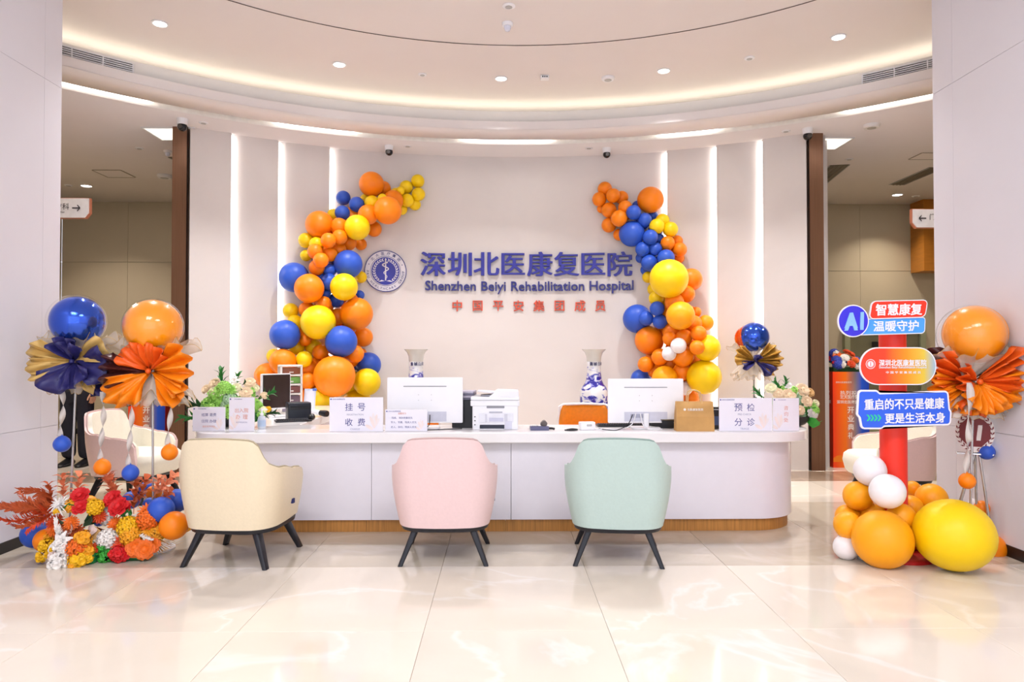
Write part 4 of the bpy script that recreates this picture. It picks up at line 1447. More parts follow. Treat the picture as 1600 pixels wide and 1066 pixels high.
desk_sign(1207, 1248, 622, 5.30, 0, 'narrow white sign with coral characters beside the right bouquet', [('咨', 0, .70, .13, INKO, .004), ('询', 0, .52, .13, INKO, .004), ('处', 0, .34, .13, INKO, .004)], hand_x=-.3)


def monitor_back(px0, px1, py0, py1, D, lab, stand=True):
    a = P(px0, py0, D); b = P(px1, py1, D)
    w, h = b.x - a.x, a.z - b.z
    t = empty('monitor', ((a.x + b.x) / 2, D, TOPZ), R(0), lab, 'monitor', 'white monitors seen from behind')
    z0 = b.z - TOPZ
    MB().rbox(-w / 2, w / 2, 0, .022, z0, z0 + h, .008, 'y').build('back_cover', WHITEP, t)
    MB().rbox(-w / 2 + .012, w / 2 - .012, .0225, .026, z0 + .02, z0 + h - .012, .003, 'y').build('screen', M('screen_black', '#0d0e12', .1), t)
    MB().rbox(-w * .285, w * .285, -.004, .001, z0 + h * .795, z0 + h * .815, .002, 'y', 2).build('vent_slot', M('slot_grey', '#a2a2a8', .5), t)
    MB().rbox(-w * .285, w * .285, -.003, .001, z0 + .012, z0 + h * .25, .002, 'y', 2).build('port_recess', M('recess_grey', '#cfcfdd', .45), t)
    MB().rbox(-.12, -.02, -.0045, -.0031, z0 + .04, z0 + .07, .001, 'y', 1).build('rating_label', M('label_grey', '#a9a9bb', .5), t)
    for dx in (-.05, .05):
        for dz in (.5, .62):
            MB().tube([(dx, -.0035, z0 + h * dz), (dx, .001, z0 + h * dz)], .003, 8).build('screw_hole', GREYP, t)
    MB().rbox(-.022, .022, -.022, .0, .01, z0 + h * .22, .012, 'z').build('stand_neck', WHITEP, t)
    MB().rbox(-.11, .11, -.06, .12, .0005, .012, .03, 'z', 6).build('stand_foot', WHITEP, t)
    return t


monitor_back(605, 723, 590, 661, 5.50, 'white monitor back on the left half of the desk, behind the print sign')
monitor_back(950, 1068, 592, 661, 5.50, 'white monitor back on the right half of the desk, beside the paper bag')


def cable(pts, r, lab, mat, n=6):
    P_ = [Vector(p) for p in pts]
    out = []
    for i in range(len(P_) - 1):
        p0, p1, p2, p3 = P_[max(i - 1, 0)], P_[i], P_[i + 1], P_[min(i + 2, len(P_) - 1)]
        for k in range(8):
            u = k / 8
            out.append(.5 * ((2 * p1) + (-p0 + p2) * u + (2 * p0 - 5 * p1 + 4 * p2 - p3) * u * u + (-p0 + 3 * p1 - 3 * p2 + p3) * u ** 3))
    out.append(P_[-1])
    return tag(MB().tube(out, r, n).build('cable', mat), lab, 'cable')


z = TOPZ + .005
D = 5.5
x = lambda px, d=D: P(px, 640, d).x
cable([(x(993), 5.49, .88), (x(985), 5.44, .80), (x(965), 5.40, z), (x(940), 5.42, z), (x(920), 5.40, z)], .004, 'white cable sagging from the right monitor towards the white adapter', WHITEP)
cable([(x(1000), 5.49, .88), (x(1003), 5.44, .79), (x(1012), 5.38, z), (x(1030), 5.40, z + .002)], .004, 'white cable drooping on the right of the monitor neck', WHITEP)
cable([(x(988), 5.49, .87), (x(978), 5.42, .80), (x(960), 5.36, z), (x(945), 5.37, z), (x(935), 5.46, z)], .0035, 'thin dark cable drooping below the right monitor', BLACKP)
cable([(x(672), 5.49, .87), (x(672), 5.44, .80), (x(668), 5.40, z), (x(700), 5.44, z), (x(722), 5.48, z)], .0035, 'black cable hanging behind the left monitor sign', BLACKP)
cable([(x(880), 5.36, z), (x(890), 5.33, z), (x(899), 5.35, z + .004), (x(892), 5.38, z + .006), (x(883), 5.36, z + .002), (x(886), 5.33, z + .004)], .006, 'coil of black cable beside the white adapter', BLACKP)

# white adapter box
t = empty('adapter_box', (P(917, 660, 5.42).x, 5.42, TOPZ), R(8), 'small white power adapter box on the desk by the orange chair', 'adapter')
MB().rbox(-.06, .06, -.035, .035, .0005, .062, .014, 'z').build('housing', WHITEP, t)
MB().rbox(-.01, .03, -.038, -.034, .03, .045, .003, 'y').build('socket', GREYP, t)
# keyboard of the right place
def keyboard(loc, rz, w, lab, mat=BLACKP):
    t = empty('keyboard', loc, rz, lab, 'keyboard')
    MB().rbox(-w / 2, w / 2, -.07, .07, .0005, .016, .008).build('tray', mat, t)
    km = MB().rbox(-.007, .007, -.007, .007, 0, .006, .002, 'z', 1).mesh('key', M('key_cap', '#2a2b33', .5))
    for r in range(5):
        for c in range(int((w - .03) / .019)):
            put('key', km, t, (-w / 2 + .02 + c * .019, -.05 + r * .022, .016))
    return t


keyboard((P(975, 665, 5.68).x, 5.68, TOPZ), 0, .44, 'black keyboard behind the right monitor')
# black document tray behind the right monitor
t = empty('document_tray', (P(1038, 660, 5.62).x, 5.62, TOPZ), 0, 'black oval tray behind the right monitor and paper bag', 'tray')
MB().lathe([(.1, .0005), (.12, .01), (.13, .05), (.135, .065), (.125, .065), (.115, .02), (0, .015)], 28).build('bowl', BLACKP, t)
MB().lathe([(.136, .066), (.136, .072), (.12, .072), (.12, .066)], 28).build('rim', M('tray_gold', '#6b5a3a', .3, .6), t)
# black device between bag and triage sign
t = empty('card_reader', (P(1116, 660, 5.48).x, 5.48, TOPZ), R(-6), 'dark blue-black card terminal between paper bag and triage sign', 'card terminal')
MB().rbox(-.05, .07, -.02, .05, .0005, .17, .012, 'y').build('housing', BLACKP, t)
MB().rbox(-.04, .06, -.024, -.019, .03, .10, .004, 'y').build('screen', M('screen_blue', '#4c5d86', .15), t)
MB().box(-.05, .07, -.0215, -.0195, .148, .155).build('silver_line', CHROME, t, smooth=False)

# paper bag
a = P(1056, 628, 5.32); b = P(1115, 679, 5.32)
w, h = b.x - a.x, a.z - TOPZ
t = empty('paper_bag', ((a.x + b.x) / 2, 5.34, TOPZ), R(-3), 'brown kraft paper bag with twisted handles on the desk', 'paper bag')
KRAFT = M('kraft_paper', '#c99a5c', .65, noise=.08, nscale=10, bump=.15)
m = MB()
rings = []
for q, wx, wy in ((0, .5, .045), (.45, .49, .048), (.5, .487, .050), (.55, .487, .046), (1, .47, .03)):
    rings.append([(sx * w * wx, sy * wy, h * q + .0005) for sx, sy in ((-1, -1), (1, -1), (1.0, 0), (1, 1), (-1, 1), (-1.0, 0))])
for r_ in rings:
    r_[2] = (r_[2][0] - .008, r_[2][1], r_[2][2]); r_[5] = (r_[5][0] + .008, r_[5][1], r_[5][2])
m.rings(rings, True, False).build('bag', KRAFT, t, ang=25, solid=.001)
for sy in (-1, 1):
    pts = [(-.055, sy * .028, h - .03), (-.05, sy * .03, h + .04), (-.04, sy * .03, h + .075), (-.015, sy * .03, h + .088), (.015, sy * .03, h + .086), (.042, sy * .03, h + .07), (.05, sy * .03, h + .03), (.055, sy * .028, h - .03)]
    MB().tube(pts, .0045, 6).build('handle', M('paper_cord', '#d8b27c', .6), t)
text('北医康复医院', M('bag_print', '#efe8dd', .6), t, 0, -.0455, h * .74, width=.12, bold=.01, depth=.0003, rot=(PI / 2 - .06, 0, 0)).location.y = -.044
MB().vprism([(-.078 + .01 * math.cos(k * PI / 4), h * .74 + .01 * math.sin(k * PI / 4)) for k in range(8)], -.0438, -.042).build('logo', MATS['bag_print'], t)

# multifunction printer
a = P(735, 610, 5.42); b = P(812, 679, 5.42)
w, h = b.x - a.x, a.z - TOPZ
t = empty('printer', ((a.x + b.x) / 2, 5.42, TOPZ), 0, 'white multifunction laser printer in the middle of the desk', 'printer')
PW = M('printer_white', '#eeeef3', .3, noise=.01)
MB().rbox(-w / 2 + .015, w / 2 - .012, 0, .34, .0005, h * .66, .012, 'z').build('body', PW, t)
MB().rbox(-w / 2, w / 2, -.008, .35, h * .6, h * .74, .014, 'z').build('scanner_base', PW, t)
MB().rbox(-w / 2 + .002, w / 2 - .002, 0, .35, h * .745, h * .83, .01, 'z').build('scanner_lid', PW, t)
m = MB().vprism([(-w * .12, h * .83), (w * .48, h * .83), (w * .48, h * .97), (w * .05, h * .985), (-.02 * w, h * .93)], .02, .33)
m.build('document_feeder', PW, t, smooth=False)
MB().vprism([(-w * .38, h * .95), (-w * .36, h * .97), (-.02 * w, h * .94), (-w * .03, h * .915)], .05, .3).build('feeder_tray', M('tray_shade', '#dcdce4', .4), t, smooth=False)
MB().vprism([(-w * .3, h * .84), (-w * .3, h * .85), (-.05 * w, h * .87), (-w * .05, h * .845)], .05, .3).build('output_tray', M('tray_grey', '#b8b8c2', .4), t, smooth=False)
for (x0, x1, z0, z1, nm, mt) in ((-.17, .19, .55, .615, 'rear_vent', M('vent_dark', '#8e8e96', .5)), (-.12, .15, .43, .465, 'rear_slot', M('slot_pale', '#b9b9c6', .5)), (-.33, .37, .19, .42, 'rear_door', M('door_white', '#e6e6ee', .3)), (-.12, .17, .215, .31, 'rating_plate', M('plate_lilac', '#c8c8dc', .4)), (-.31, .19, .035, .13, 'paper_opening', M('opening_dark', '#262a3c', .4)), (-.30, .17, .01, .035, 'paper_stack', WHITEP), (.2, .34, .02, .22, 'side_label', M('label_lilac', '#d3d3e2', .4)), (-.20, -.16, .20, .4, 'vent_column', M('vent_pale', '#cfcfda', .5)), (.19, .25, .22, .4, 'vent_column', MATS['vent_pale'] if 'vent_pale' in MATS else None)):
    MB().rbox(w * x0, w * x1, {'rear_door': -.004, 'rating_plate': -.0075, 'paper_stack': -.012, 'vent_column': -.007}.get(nm, -.006), .003, h * z0, h * z1, .003, 'y', 2).build(nm, mt or MATS['vent_pale'], t)
for k in range(3):
    MB().rbox(-w * .42, -w * .395, -.006, .003, h * (.12 + .1 * k), h * (.145 + .1 * k), .002, 'y', 1).build('port', BLACKP, t)
# black mini computer with papers on it, left of the printer
t = empty('mini_computer', (P(724, 650, 5.62).x, 5.62, TOPZ), R(-4), 'black mini computer standing between left monitor and printer', 'computer')
MB().rbox(-.085, .085, -.05, .2, .0005, .22, .008, 'z').build('case', BLACKP, t)
MB().rbox(-.02, .0, -.053, -.049, .13, .145, .002, 'y').build('port', CHROME, t)
for k in range(4):
    MB().rbox(-.08 + .004 * k, .085, -.045, .19, .221 + .017 * k, .236 + .017 * k, .003, 'z', 1).build('folder', M('folder_lilac', '#b6b0c2', .5) if k % 2 else M('folder_dark', '#6d6a80', .5), t)

# desk telephone
t = empty('telephone', (P(846, 670, 5.42).x, 5.42, TOPZ), R(0), 'dark grey desk telephone right of the printer', 'telephone')
PH = M('phone_grey', '#5f6080', .4, noise=.03)
m = MB()
m.rings([[(-.085, -.05, .0005), (.055, -.05, .0005), (.055, .13, .0005), (-.085, .13, .0005)], [(-.085, -.05, .032), (.055, -.05, .032), (.055, .13, .018), (-.085, .13, .018)]], True, True).build('base', PH, t, smooth=False)
MB().tube([(.02, -.035, .05), (.02, .0, .062), (.02, .07, .055), (.02, .11, .035)], [.024, .015, .015, .024], 10).build('handset', M('handset_grey', '#6a625f', .4), t)
MB().tube([(.055, .0, .012), (.08, -.02, .014), (.10, -.025, .010)], .009, 8).build('coil_cord', BLACKP, t)
km = MB().rbox(-.006, .006, -.005, .005, 0, .004, .002, 'z', 1).mesh('key', GREYP)
for r in range(4):
    for c_ in range(3):
        put('key', km, t, (-.065 + .018 * c_, -.02 + .02 * r, .031 - .0018 * r), (R(-4.4), 0, 0))

# sanitiser bottle
t = empty('sanitiser_bottle', (P(409, 670, 5.52).x, 5.52, TOPZ), R(20), 'clear pump bottle of hand sanitiser beside the admissions sign', 'pump bottle')
MB().lathe([(.028, .0005), (.031, .006), (.031, .075), (.026, .095), (.012, .104), (.012, .112), (0, .112)], 24).build('bottle', M('bottle_clear', '#dfe6f2', .1, noise=.02, alpha=.75), t)
MB().lathe([(.0315, .02), (.0317, .021), (.0317, .07), (.0315, .071)], 24).build('label', M('bottle_label', '#a9bcd6', .4), t)
m = MB().lathe([(.014, .108), (.014, .122), (.006, .124), (.006, .145), (.011, .147), (.011, .157), (0, .158)], 16)
m.tube([(0, 0, .152), (.035, 0, .152), (.042, 0, .145)], .005, 8).build('pump', WHITEP, t)

# left wing: turned monitor, drawer organiser, ticket printer, keyboard, mouse, scanner, clipboard
t = empty('monitor', (P(432, 640, 6.55).x, 6.55, TOPZ), R(50), 'turned monitor with dark screen in white frame on the left wing', 'monitor')
MB().rbox(-.15, .15, 0, .03, .07, .40, .008, 'y').build('frame', WHITEP, t)
MB().rbox(-.14, .14, -.004, .001, .085, .39, .003, 'y').build('screen', M('screen_dusky', '#3a2c2a', .12), t)
MB().rbox(-.02, .02, .03, .06, .006, .2, .008, 'z').build('stand_neck', WHITEP, t)
MB().rbox(-.1, .1, -.05, .12, .0005, .012, .02, 'z').build('stand_foot', WHITEP, t)

a = P(431, 570, 7.0); b = P(475, 622, 7.0)
t = empty('drawer_organiser', ((a.x + b.x) / 2, 7.0, TOPZ), R(24), 'white five-tier drawer organiser on the left wing', 'drawer organiser')
h = a.z - TOPZ + .0
w, dp = .21, .22
fr = M('organiser_white', '#e9e2da', .4)
n = 5
for k in range(n + 1):
    MB().rbox(-w / 2, w / 2, -dp / 2, dp / 2, .0005 + (h - .02) * k / n, .018 + (h - .02) * k / n, .006, 'z', 2).build('shelf', fr, t)
for sx in (-1, 1):
    for sy in (-1, 1):
        MB().box(sx * (w / 2 - .01) - .01, sx * (w / 2 - .01) + .01, sy * (dp / 2 - .01) - .01, sy * (dp / 2 - .01) + .01, .001, h - .005).build('post', fr, t, smooth=False)
cols = ['#8d8496', '#6b5560', '#7c4b45', '#6fa04a', '#8a4a2a']
for k in range(n):
    z0 = .022 + (h - .02) * k / n
    d_ = MB().rbox(-w / 2 + .022, w / 2 - .022, -dp / 2 + .004, dp / 2 - .004, z0, z0 + (h - .02) / n - .03, .004, 'z', 2).build('drawer', M('drawer_%d' % k, cols[k], .35), t)
    MB().rbox(-.02, .02, -dp / 2 - .006, -dp / 2 + .006, z0 + .012, z0 + .022, .003, 'z', 1).build('handle', fr, d_)

t = empty('ticket_printer', (P(466, 645, 6.35).x, 6.35, TOPZ), R(26), 'black receipt printer in front of the drawer organiser', 'receipt printer')
MB().rbox(-.1, .1, -.08, .08, .0005, .15, .014, 'z').build('housing', M('printer_black', '#20242f', .35), t)
MB().rbox(-.085, .085, -.084, -.078, .09, .12, .004, 'y').build('paper_slot', M('slot_black', '#0e0f14', .4), t)
MB().rbox(.09, .104, -.06, .06, .02, .13, .01, 'x').build('side_cover', M('cover_grey', '#9aa2bd', .35), t)
keyboard((P(458, 650, 6.12).x, 6.12, TOPZ), R(24), .30, 'black keyboard before the receipt printer on the left wing')
t = empty('computer_mouse', (P(487, 650, 6.2).x, 6.2, TOPZ), R(20), 'black computer mouse right of the left wing keyboard', 'mouse')
MB().sphere((0, 0, .0), .05, 18, 10, sx=.62, sy=1.1, sz=.62).build('body', BLACKP, t).location.z = .031
MB().box(-.003, .003, -.05, .0, .050, .064).build('scroll_wheel', GREYP, t, smooth=False)
t = empty('barcode_scanner', (P(497, 645, 6.6).x, 6.6, TOPZ), R(-30), 'white and black handheld scanner lying on the left wing', 'scanner')
MB().tube([(-.11, 0, .05), (-.03, 0, .04), (.05, 0, .03)], [.02, .024, .022], 10).build('grip', WHITEP, t)
MB().tube([(.03, 0, .034), (.09, 0, .03), (.115, 0, .028)], [.026, .032, .028], 10).build('head', BLACKP, t)
t = empty('clipboard', (P(484, 620, 6.95).x, 6.95, TOPZ), R(-10), 'upright pale document holder with blue clip behind the scanner', 'clipboard')
MB().rbox(-.07, .05, -.003, .003, .0005, .24, .006, 'y', mx=Matrix.Rotation(R(-8), 4, 'X')).build('board', M('board_pale', '#d4dbee', .4), t)
MB().rbox(-.06, .04, -.006, -.0035, .01, .225, .003, 'y', mx=Matrix.Rotation(R(-8), 4, 'X')).build('sheet', SHEET, t)
MB().rbox(.02, .055, -.012, .006, .22, .245, .004, 'y', mx=Matrix.Rotation(R(-8), 4, 'X')).build('clip', M('clip_blue', '#5a78c8', .4), t)

# orange office chairs behind the desk
ORCH = M('orange_mesh', '#ee8608', .6, noise=.06, nscale=40, bump=.1)


def office_chair(px, D, topz, rz, lab):
    c = P(px, 640, D)
    t = empty('office_chair', (c.x, D, 0), rz, lab, 'office chair', 'orange office chairs behind the desk')
    m = MB(); rings = []
    for k in range(11):
        q = k / 10; zz = .50 + (topz - .50) * q
        w = .215 + .02 * math.sin(q * PI) - .02 * q ** 8
        rings.append([(w * s - 0, -.22 - .05 * s * s * -1.2 + .05 * math.sin(q * 2.6), zz) for s in (-1, -.75, -.5, -.25, 0, .25, .5, .75, 1)])
    m.rings(rings, closed=False)
    m.build('backrest', ORCH, t, ang=180, solid=.03)
    MB().tube([(-.235, -.15, .5), (-.245, -.14, (.5 + topz) / 2), (-.235, -.12, topz - .01), (-.2, -.13, topz + .008), (0, -.18, topz + .012), (.2, -.13, topz + .008), (.235, -.12, topz - .01), (.245, -.14, (.5 + topz) / 2), (.235, -.15, .5)], .012, 8).build('back_frame', WHITEP, t)
    MB().rbox(-.24, .24, -.2, .26, .42, .49, .08, 'z', 6).build('seat', ORCH, t)
    MB().tube([(0, -.2, .46), (0, -.27, .5), (0, -.26, .62)], .02, 8).build('back_arm', WHITEP, t)
    MB().lathe([(.03, .1), (.03, .4), (.06, .42), (0, .42)], 14).build('gas_lift', CHROME, t)
    for k in range(5):
        a = k * 2 * PI / 5
        l = MB().tube([(0, 0, .11), (.28 * math.cos(a), .28 * math.sin(a), .075)], [.03, .018], 8).build('base_leg', WHITEP, t)
        MB().sphere((.28 * math.cos(a), .28 * math.sin(a), .033), .033, 12, 8, sz=.98).build('castor', BLACKP, l)
    return t


office_chair(914, 6.55, .855, R(176), 'orange office chair between the right monitor and the adapter')
office_chair(645, 6.7, .80, R(184), 'orange office chair hidden behind the left monitor')

# ------------------------------------------------------------------ blue and white vases
def porcelain():
    m = bpy.data.materials.new('porcelain'); m.use_nodes = True
    nt = m.node_tree; b = nt.nodes['Principled BSDF']
    b.inputs['Roughness'].default_value = .12
    b.inputs['Coat Weight'].default_value = .5
    tc = nt.nodes.new('ShaderNodeTexCoord')
    mp = nt.nodes.new('ShaderNodeMapping'); mp.inputs['Scale'].default_value = (1, 1, 1.7)
    nt.links.new(tc.outputs['Object'], mp.inputs[0])
    n = nt.nodes.new('ShaderNodeTexNoise'); n.inputs['Scale'].default_value = 11; n.inputs['Detail'].default_value = 6
    n.inputs['Distortion'].default_value = .8
    nt.links.new(mp.outputs[0], n.inputs['Vector'])
    sp = nt.nodes.new('ShaderNodeSeparateXYZ'); nt.links.new(tc.outputs['Object'], sp.inputs[0])
    # painted bands: how likely brush work is at each height
    zr = nt.nodes.new('ShaderNodeMapRange'); zr.inputs[1].default_value = 0; zr.inputs[2].default_value = 1.4
    nt.links.new(sp.outputs['Z'], zr.inputs[0])
    rp = nt.nodes.new('ShaderNodeValToRGB'); e = rp.color_ramp.elements
    stops = [(0, .4), (.08, .05), (.3, .10), (.42, .20), (.55, .25), (.60, .18), (.625, .03), (.645, .02), (.66, .22), (.68, .10), (.70, .27), (.74, .25), (.79, .18), (.84, .08), (.86, .0), (1, 0)]
    for i, (p, v) in enumerate(stops):
        k = e[i] if i < 2 else e.new(p)
        k.position = p; k.color = (v, v, v, 1)
    nt.links.new(zr.outputs[0], rp.inputs[0])
    ad = nt.nodes.new('ShaderNodeMath'); ad.operation = 'ADD'
    nt.links.new(n.outputs['Fac'], ad.inputs[0]); nt.links.new(rp.outputs[0], ad.inputs[1])
    cr = nt.nodes.new('ShaderNodeValToRGB'); e = cr.color_ramp.elements
    e[0].position = .64; e[0].color = (*lin('#d9d9dc'), 1)
    e[1].position = .76; e[1].color = (*lin('#2a2a8e'), 1)
    k = e.new(.69); k.color = (*lin('#8f90cc'), 1)
    nt.links.new(ad.outputs[0], cr.inputs[0]); nt.links.new(cr.outputs[0], b.inputs['Base Color'])
    return m


PORC = porcelain()
GLAZE = M('white_glaze', '#d8d7d2', .12, noise=.02, coat=.5)
vprof = [(.10, 0.0005), (.115, .01), (.12, .05), (.112, .10), (.125, .25), (.15, .5), (.166, .72), (.168, .84), (.162, .90), (.145, .95), (.115, .985), (.095, 1.03), (.085, 1.10), (.080, 1.18), (.083, 1.25)]
vrim = [(.083, 1.25), (.088, 1.31), (.105, 1.355), (.138, 1.39), (.143, 1.396), (.136, 1.393), (.098, 1.35), (.078, 1.28), (.074, 1.1), (0.001, 1.05)]
INKV = M('vase_ink', '#26265e', .4, noise=0)
for px, lab in ((650, 'blue and white porcelain floor vase behind the left monitor'), (928, 'blue and white porcelain floor vase behind the orange chair')):
    c = P(px, 600, 8.3)
    t = empty('floor_vase', (c.x, 8.3, 0), label=lab, cat='vase', group='blue and white floor vases')
    MB().lathe(vprof, 40).build('body', PORC, t, ang=180)
    MB().lathe(vrim, 40).build('neck_and_rim', GLAZE, t, ang=60)
    for k, ch in enumerate('貴禎山河'):
        a = R(-118 + 32 * k)
        text(ch, INKV, t, .0855 * math.cos(a), .0855 * math.sin(a), 1.225, height=.042, bold=.01, depth=.0006, rot=(PI / 2, 0, a + PI / 2))

# ------------------------------------------------------------------ flowers
FC = dict(red='#d4161c', orange='#f4701a', deep='#d9481a', yellow='#fbbb10', gold='#f7a51c', white='#f3ece6', peach='#ffdcb4', cream='#f4ecc0', lime='#a6e268', mint='#bfe3b8', leaf='#2f7a34', dark='#1f4a26', rust='#c65a2c', coral='#ee8e64', blue='#4356c8', straw='#dfb070', fgreen='#3fa83c', pinkw='#ecd2c8')
FM = {k: M('petal_' + k, v, .55, noise=.14, nscale=5) for k, v in FC.items()}
FCACHE = {}


def petal(mb, base, out, up, ln, wd, cup=.3, curl=.2, n=3, tip=.15):
    """one bent petal: from base along `out`, lifted along `up`"""
    out, up = Vector(out).normalized(), Vector(up).normalized()
    side = out.cross(up).normalized()
    prof = [.35, .85, 1.0, tip]
    for_v = []
    for i in range(n + 1):
        q = i / n
        c = Vector(base) + out * ln * q + up * (ln * curl * math.sin(q * PI * .9) - ln * curl * .6 * q * q)
        w = wd * (prof[min(i, 3)] if n == 3 else math.sin(PI * (.12 + .8 * q)))
        e = up * (cup * w)
        for_v += [c - side * w + e, c, c + side * w + e]
    fs = []
    for i in range(n):
        for j in range(2):
            a = i * 3 + j
            fs.append((a, a + 1, a + 4, a + 3))
    mb.add(for_v, fs)


def flower_mesh(kind, col):
    key = (kind, col)
    if key in FCACHE: return FCACHE[key]
    rnd = random.Random(hash(kind) % 1000 if False else len(kind) * 7 + 3)
    m = MB(); Z = Vector((0, 0, 1))
    if kind == 'rose':
        m.sphere((0, 0, 0), .42, 10, 6)
        for ring, (n, el, ln, cup) in enumerate(((3, 78, .6, .5), (4, 66, .75, .45), (5, 48, .92, .35), (6, 38, 1.0, .3), (6, 20, 1.02, .2))):
            for k in range(n):
                a = 2 * PI * (k + .37 * ring) / n
                h = Vector((math.cos(a), math.sin(a), 0))
                o = h * math.cos(R(el)) + Z * math.sin(R(el))
                u = -h * math.sin(R(el)) + Z * math.cos(R(el))
                petal(m, -Z * .35 + h * .08, o, u, ln, .34 + .06 * ring, cup, .28, tip=.55)
    elif kind == 'mum':
        m.sphere((0, 0, -.2), .5, 10, 6)
        for ring, (n, el, ln) in enumerate(((7, 72, .6), (10, 52, .8), (14, 32, .95), (16, 12, 1.0), (14, -8, .95))):
            for k in range(n):
                a = 2 * PI * (k + .5 * (ring % 2)) / n
                h = Vector((math.cos(a), math.sin(a), 0))
                o = h * math.cos(R(el)) + Z * math.sin(R(el)); u = -h * math.sin(R(el)) + Z * math.cos(R(el))
                petal(m, -Z * .25, o, u, ln * rnd.uniform(.9, 1.08), .12, .3, .2, tip=.4)
    elif kind == 'spider':
        for ring, (n, el, ln) in enumerate(((10, 60, .7), (14, 35, .95), (16, 12, 1.1), (14, -10, 1.05))):
            for k in range(n):
                a = 2 * PI * (k + .5 * (ring % 2)) / n
                h = Vector((math.cos(a), math.sin(a), 0))
                o = h * math.cos(R(el)) + Z * math.sin(R(el)); u = -h * math.sin(R(el)) + Z * math.cos(R(el))
                petal(m, -Z * .2, o, u, ln * rnd.uniform(.85, 1.1), .06, .4, .25, tip=.2)
    elif kind == 'hydrangea':
        m.sphere((0, 0, 0), .70, 12, 8)
        N = 70
        for k in range(N):
            y = 1 - 1.55 * (k + .5) / N
            r = math.sqrt(max(0, 1 - y * y)); a = k * 2.39996
            d = Vector((r * math.cos(a), r * math.sin(a), y))
            t1 = d.orthogonal().normalized(); t2 = d.cross(t1); b0 = rnd.uniform(0, PI)
            for j in range(4):
                b = b0 + j * PI / 2
                petal(m, d * rnd.uniform(.74, .9), t1 * math.cos(b) + t2 * math.sin(b) + d * .55, d, .25, .13, .25, .3, tip=.35)
    elif kind == 'cluster':       # loose little blossoms with five petals
        for k in range(18):
            a = k * 2.4; el = R(rnd.uniform(-5, 80)); rr = rnd.uniform(.6, 1.)
            d = Vector((math.cos(a) * math.cos(el), math.sin(a) * math.cos(el), math.sin(el)))
            t1 = d.orthogonal().normalized(); t2 = d.cross(t1)
            for j in range(5):
                b = j * 2 * PI / 5
                petal(m, d * rr * .75, t1 * math.cos(b) + t2 * math.sin(b) + d * .35, d, .36, .16, .2, .35, tip=.5)
    elif kind == 'lily':
        for ring in range(2):
            for k in range(3):
                a = 2 * PI * (k + .5 * ring) / 3
                h = Vector((math.cos(a), math.sin(a), 0))
                o = h * .85 + Z * .55; u = -h * .55 + Z * .85
                petal(m, (0, 0, -.4), o, u, 1.15, .36, .3, .5, n=5, tip=.12)
    elif kind == 'leaf':
        petal(m, (0, 0, 0), (1, 0, .25), (0, 0, 1), 1., .2, .25, .25, n=3, tip=.04)
    elif kind == 'broad':
        petal(m, (0, 0, 0), (1, 0, .15), (0, 0, 1), 1., .42, .12, .25, n=3, tip=.2)
    elif kind == 'spray':         # pointed leaves around an upright stem
        m.tube([(0, 0, 0), (.0, 0, .9)], .02, 5)
        for k in range(9):
            a = k * 2.4; z = .25 + .07 * k
            h = Vector((math.cos(a), math.sin(a), .9 + .12 * k)); 
            petal(m, (0, 0, z), h, (-h.x * .8, -h.y * .8, .5), .5, .075, .3, .15, tip=.05)
    elif kind == 'plume':         # arched stem with paired leaflets along +x
        pts = [(1.0 * q, 0, .28 * math.sin(q * 2.4)) for q in [k / 10 for k in range(11)]]
        m.tube(pts, .008, 4)
        for k in range(2, 33):
            q = k / 32
            b = Vector((q, 0, .28 * math.sin(q * 2.4)))
            for s in (-1, 1):
                petal(m, b, Vector((.9, s * rnd.uniform(.25, .9), rnd.uniform(-.55, .35))), (0, 0, 1), .24 * (1.15 - .6 * q), .022, .3, .2, n=2)
    elif kind == 'twig':          # broad leaves on a branching twig along +z
        m.tube([(0, 0, 0), (.05, 0, .5), (.0, .03, 1.)], .01, 4)
        for k in range(11):
            a = k * 2.4; z = .2 + .075 * k
            h = Vector((math.cos(a), math.sin(a), .55))
            petal(m, (.03, 0, z), h, (-h.x * .5, -h.y * .5, .8), .36, .12, .25, .2, tip=.12)
    elif kind == 'palm':          # thin fan leaf
        for k in range(13):
            a = R(-65 + 130 * k / 12)
            petal(m, (0, 0, 0), (math.cos(a), math.sin(a), .1), (0, 0, 1), 1 - .2 * abs(a), .02, .3, .2, n=2)
    me = m.mesh(kind, FM[col], ang=50)
    FCACHE[key] = me
    return me


NAMES = dict(rose='rose', mum='chrysanthemum', spider='spider_chrysanthemum', hydrangea='hydrangea', cluster='blossom_spray', lily='lily', leaf='leaf', broad='broad_leaf', spray='leaf_spray', plume='dried_plume', twig='autumn_twig', palm='palm_leaf')


def bloom(parent, kind, col, loc, r, dirn=(0, 0, 1), spin=0.):
    q = Vector(dirn).normalized().to_track_quat('Z', 'Y') if kind not in ('leaf', 'broad', 'plume', 'palm') else Vector(dirn).normalized().to_track_quat('X', 'Z')
    q = q @ (Euler((0, 0, spin)).to_quaternion() if kind not in ('leaf', 'broad', 'plume', 'palm') else Euler((spin, 0, 0)).to_quaternion())
    o = put(NAMES[kind], flower_mesh(kind, col), parent, loc, None, r)
    o.rotation_mode = 'QUATERNION'
    o.rotation_quaternion = q
    o['label'] = {'red': 'red', 'orange': 'orange', 'deep': 'deep orange', 'yellow': 'yellow', 'gold': 'golden', 'white': 'white', 'peach': 'peach', 'cream': 'cream', 'lime': 'lime green', 'mint': 'pale green', 'leaf': 'green', 'dark': 'dark green', 'rust': 'rust brown', 'coral': 'coral', 'blue': 'blue', 'straw': 'straw coloured', 'fgreen': 'bright green', 'pinkw': 'pinkish white'}[col] + ' ' + NAMES[kind].replace('_', ' ')
    return o


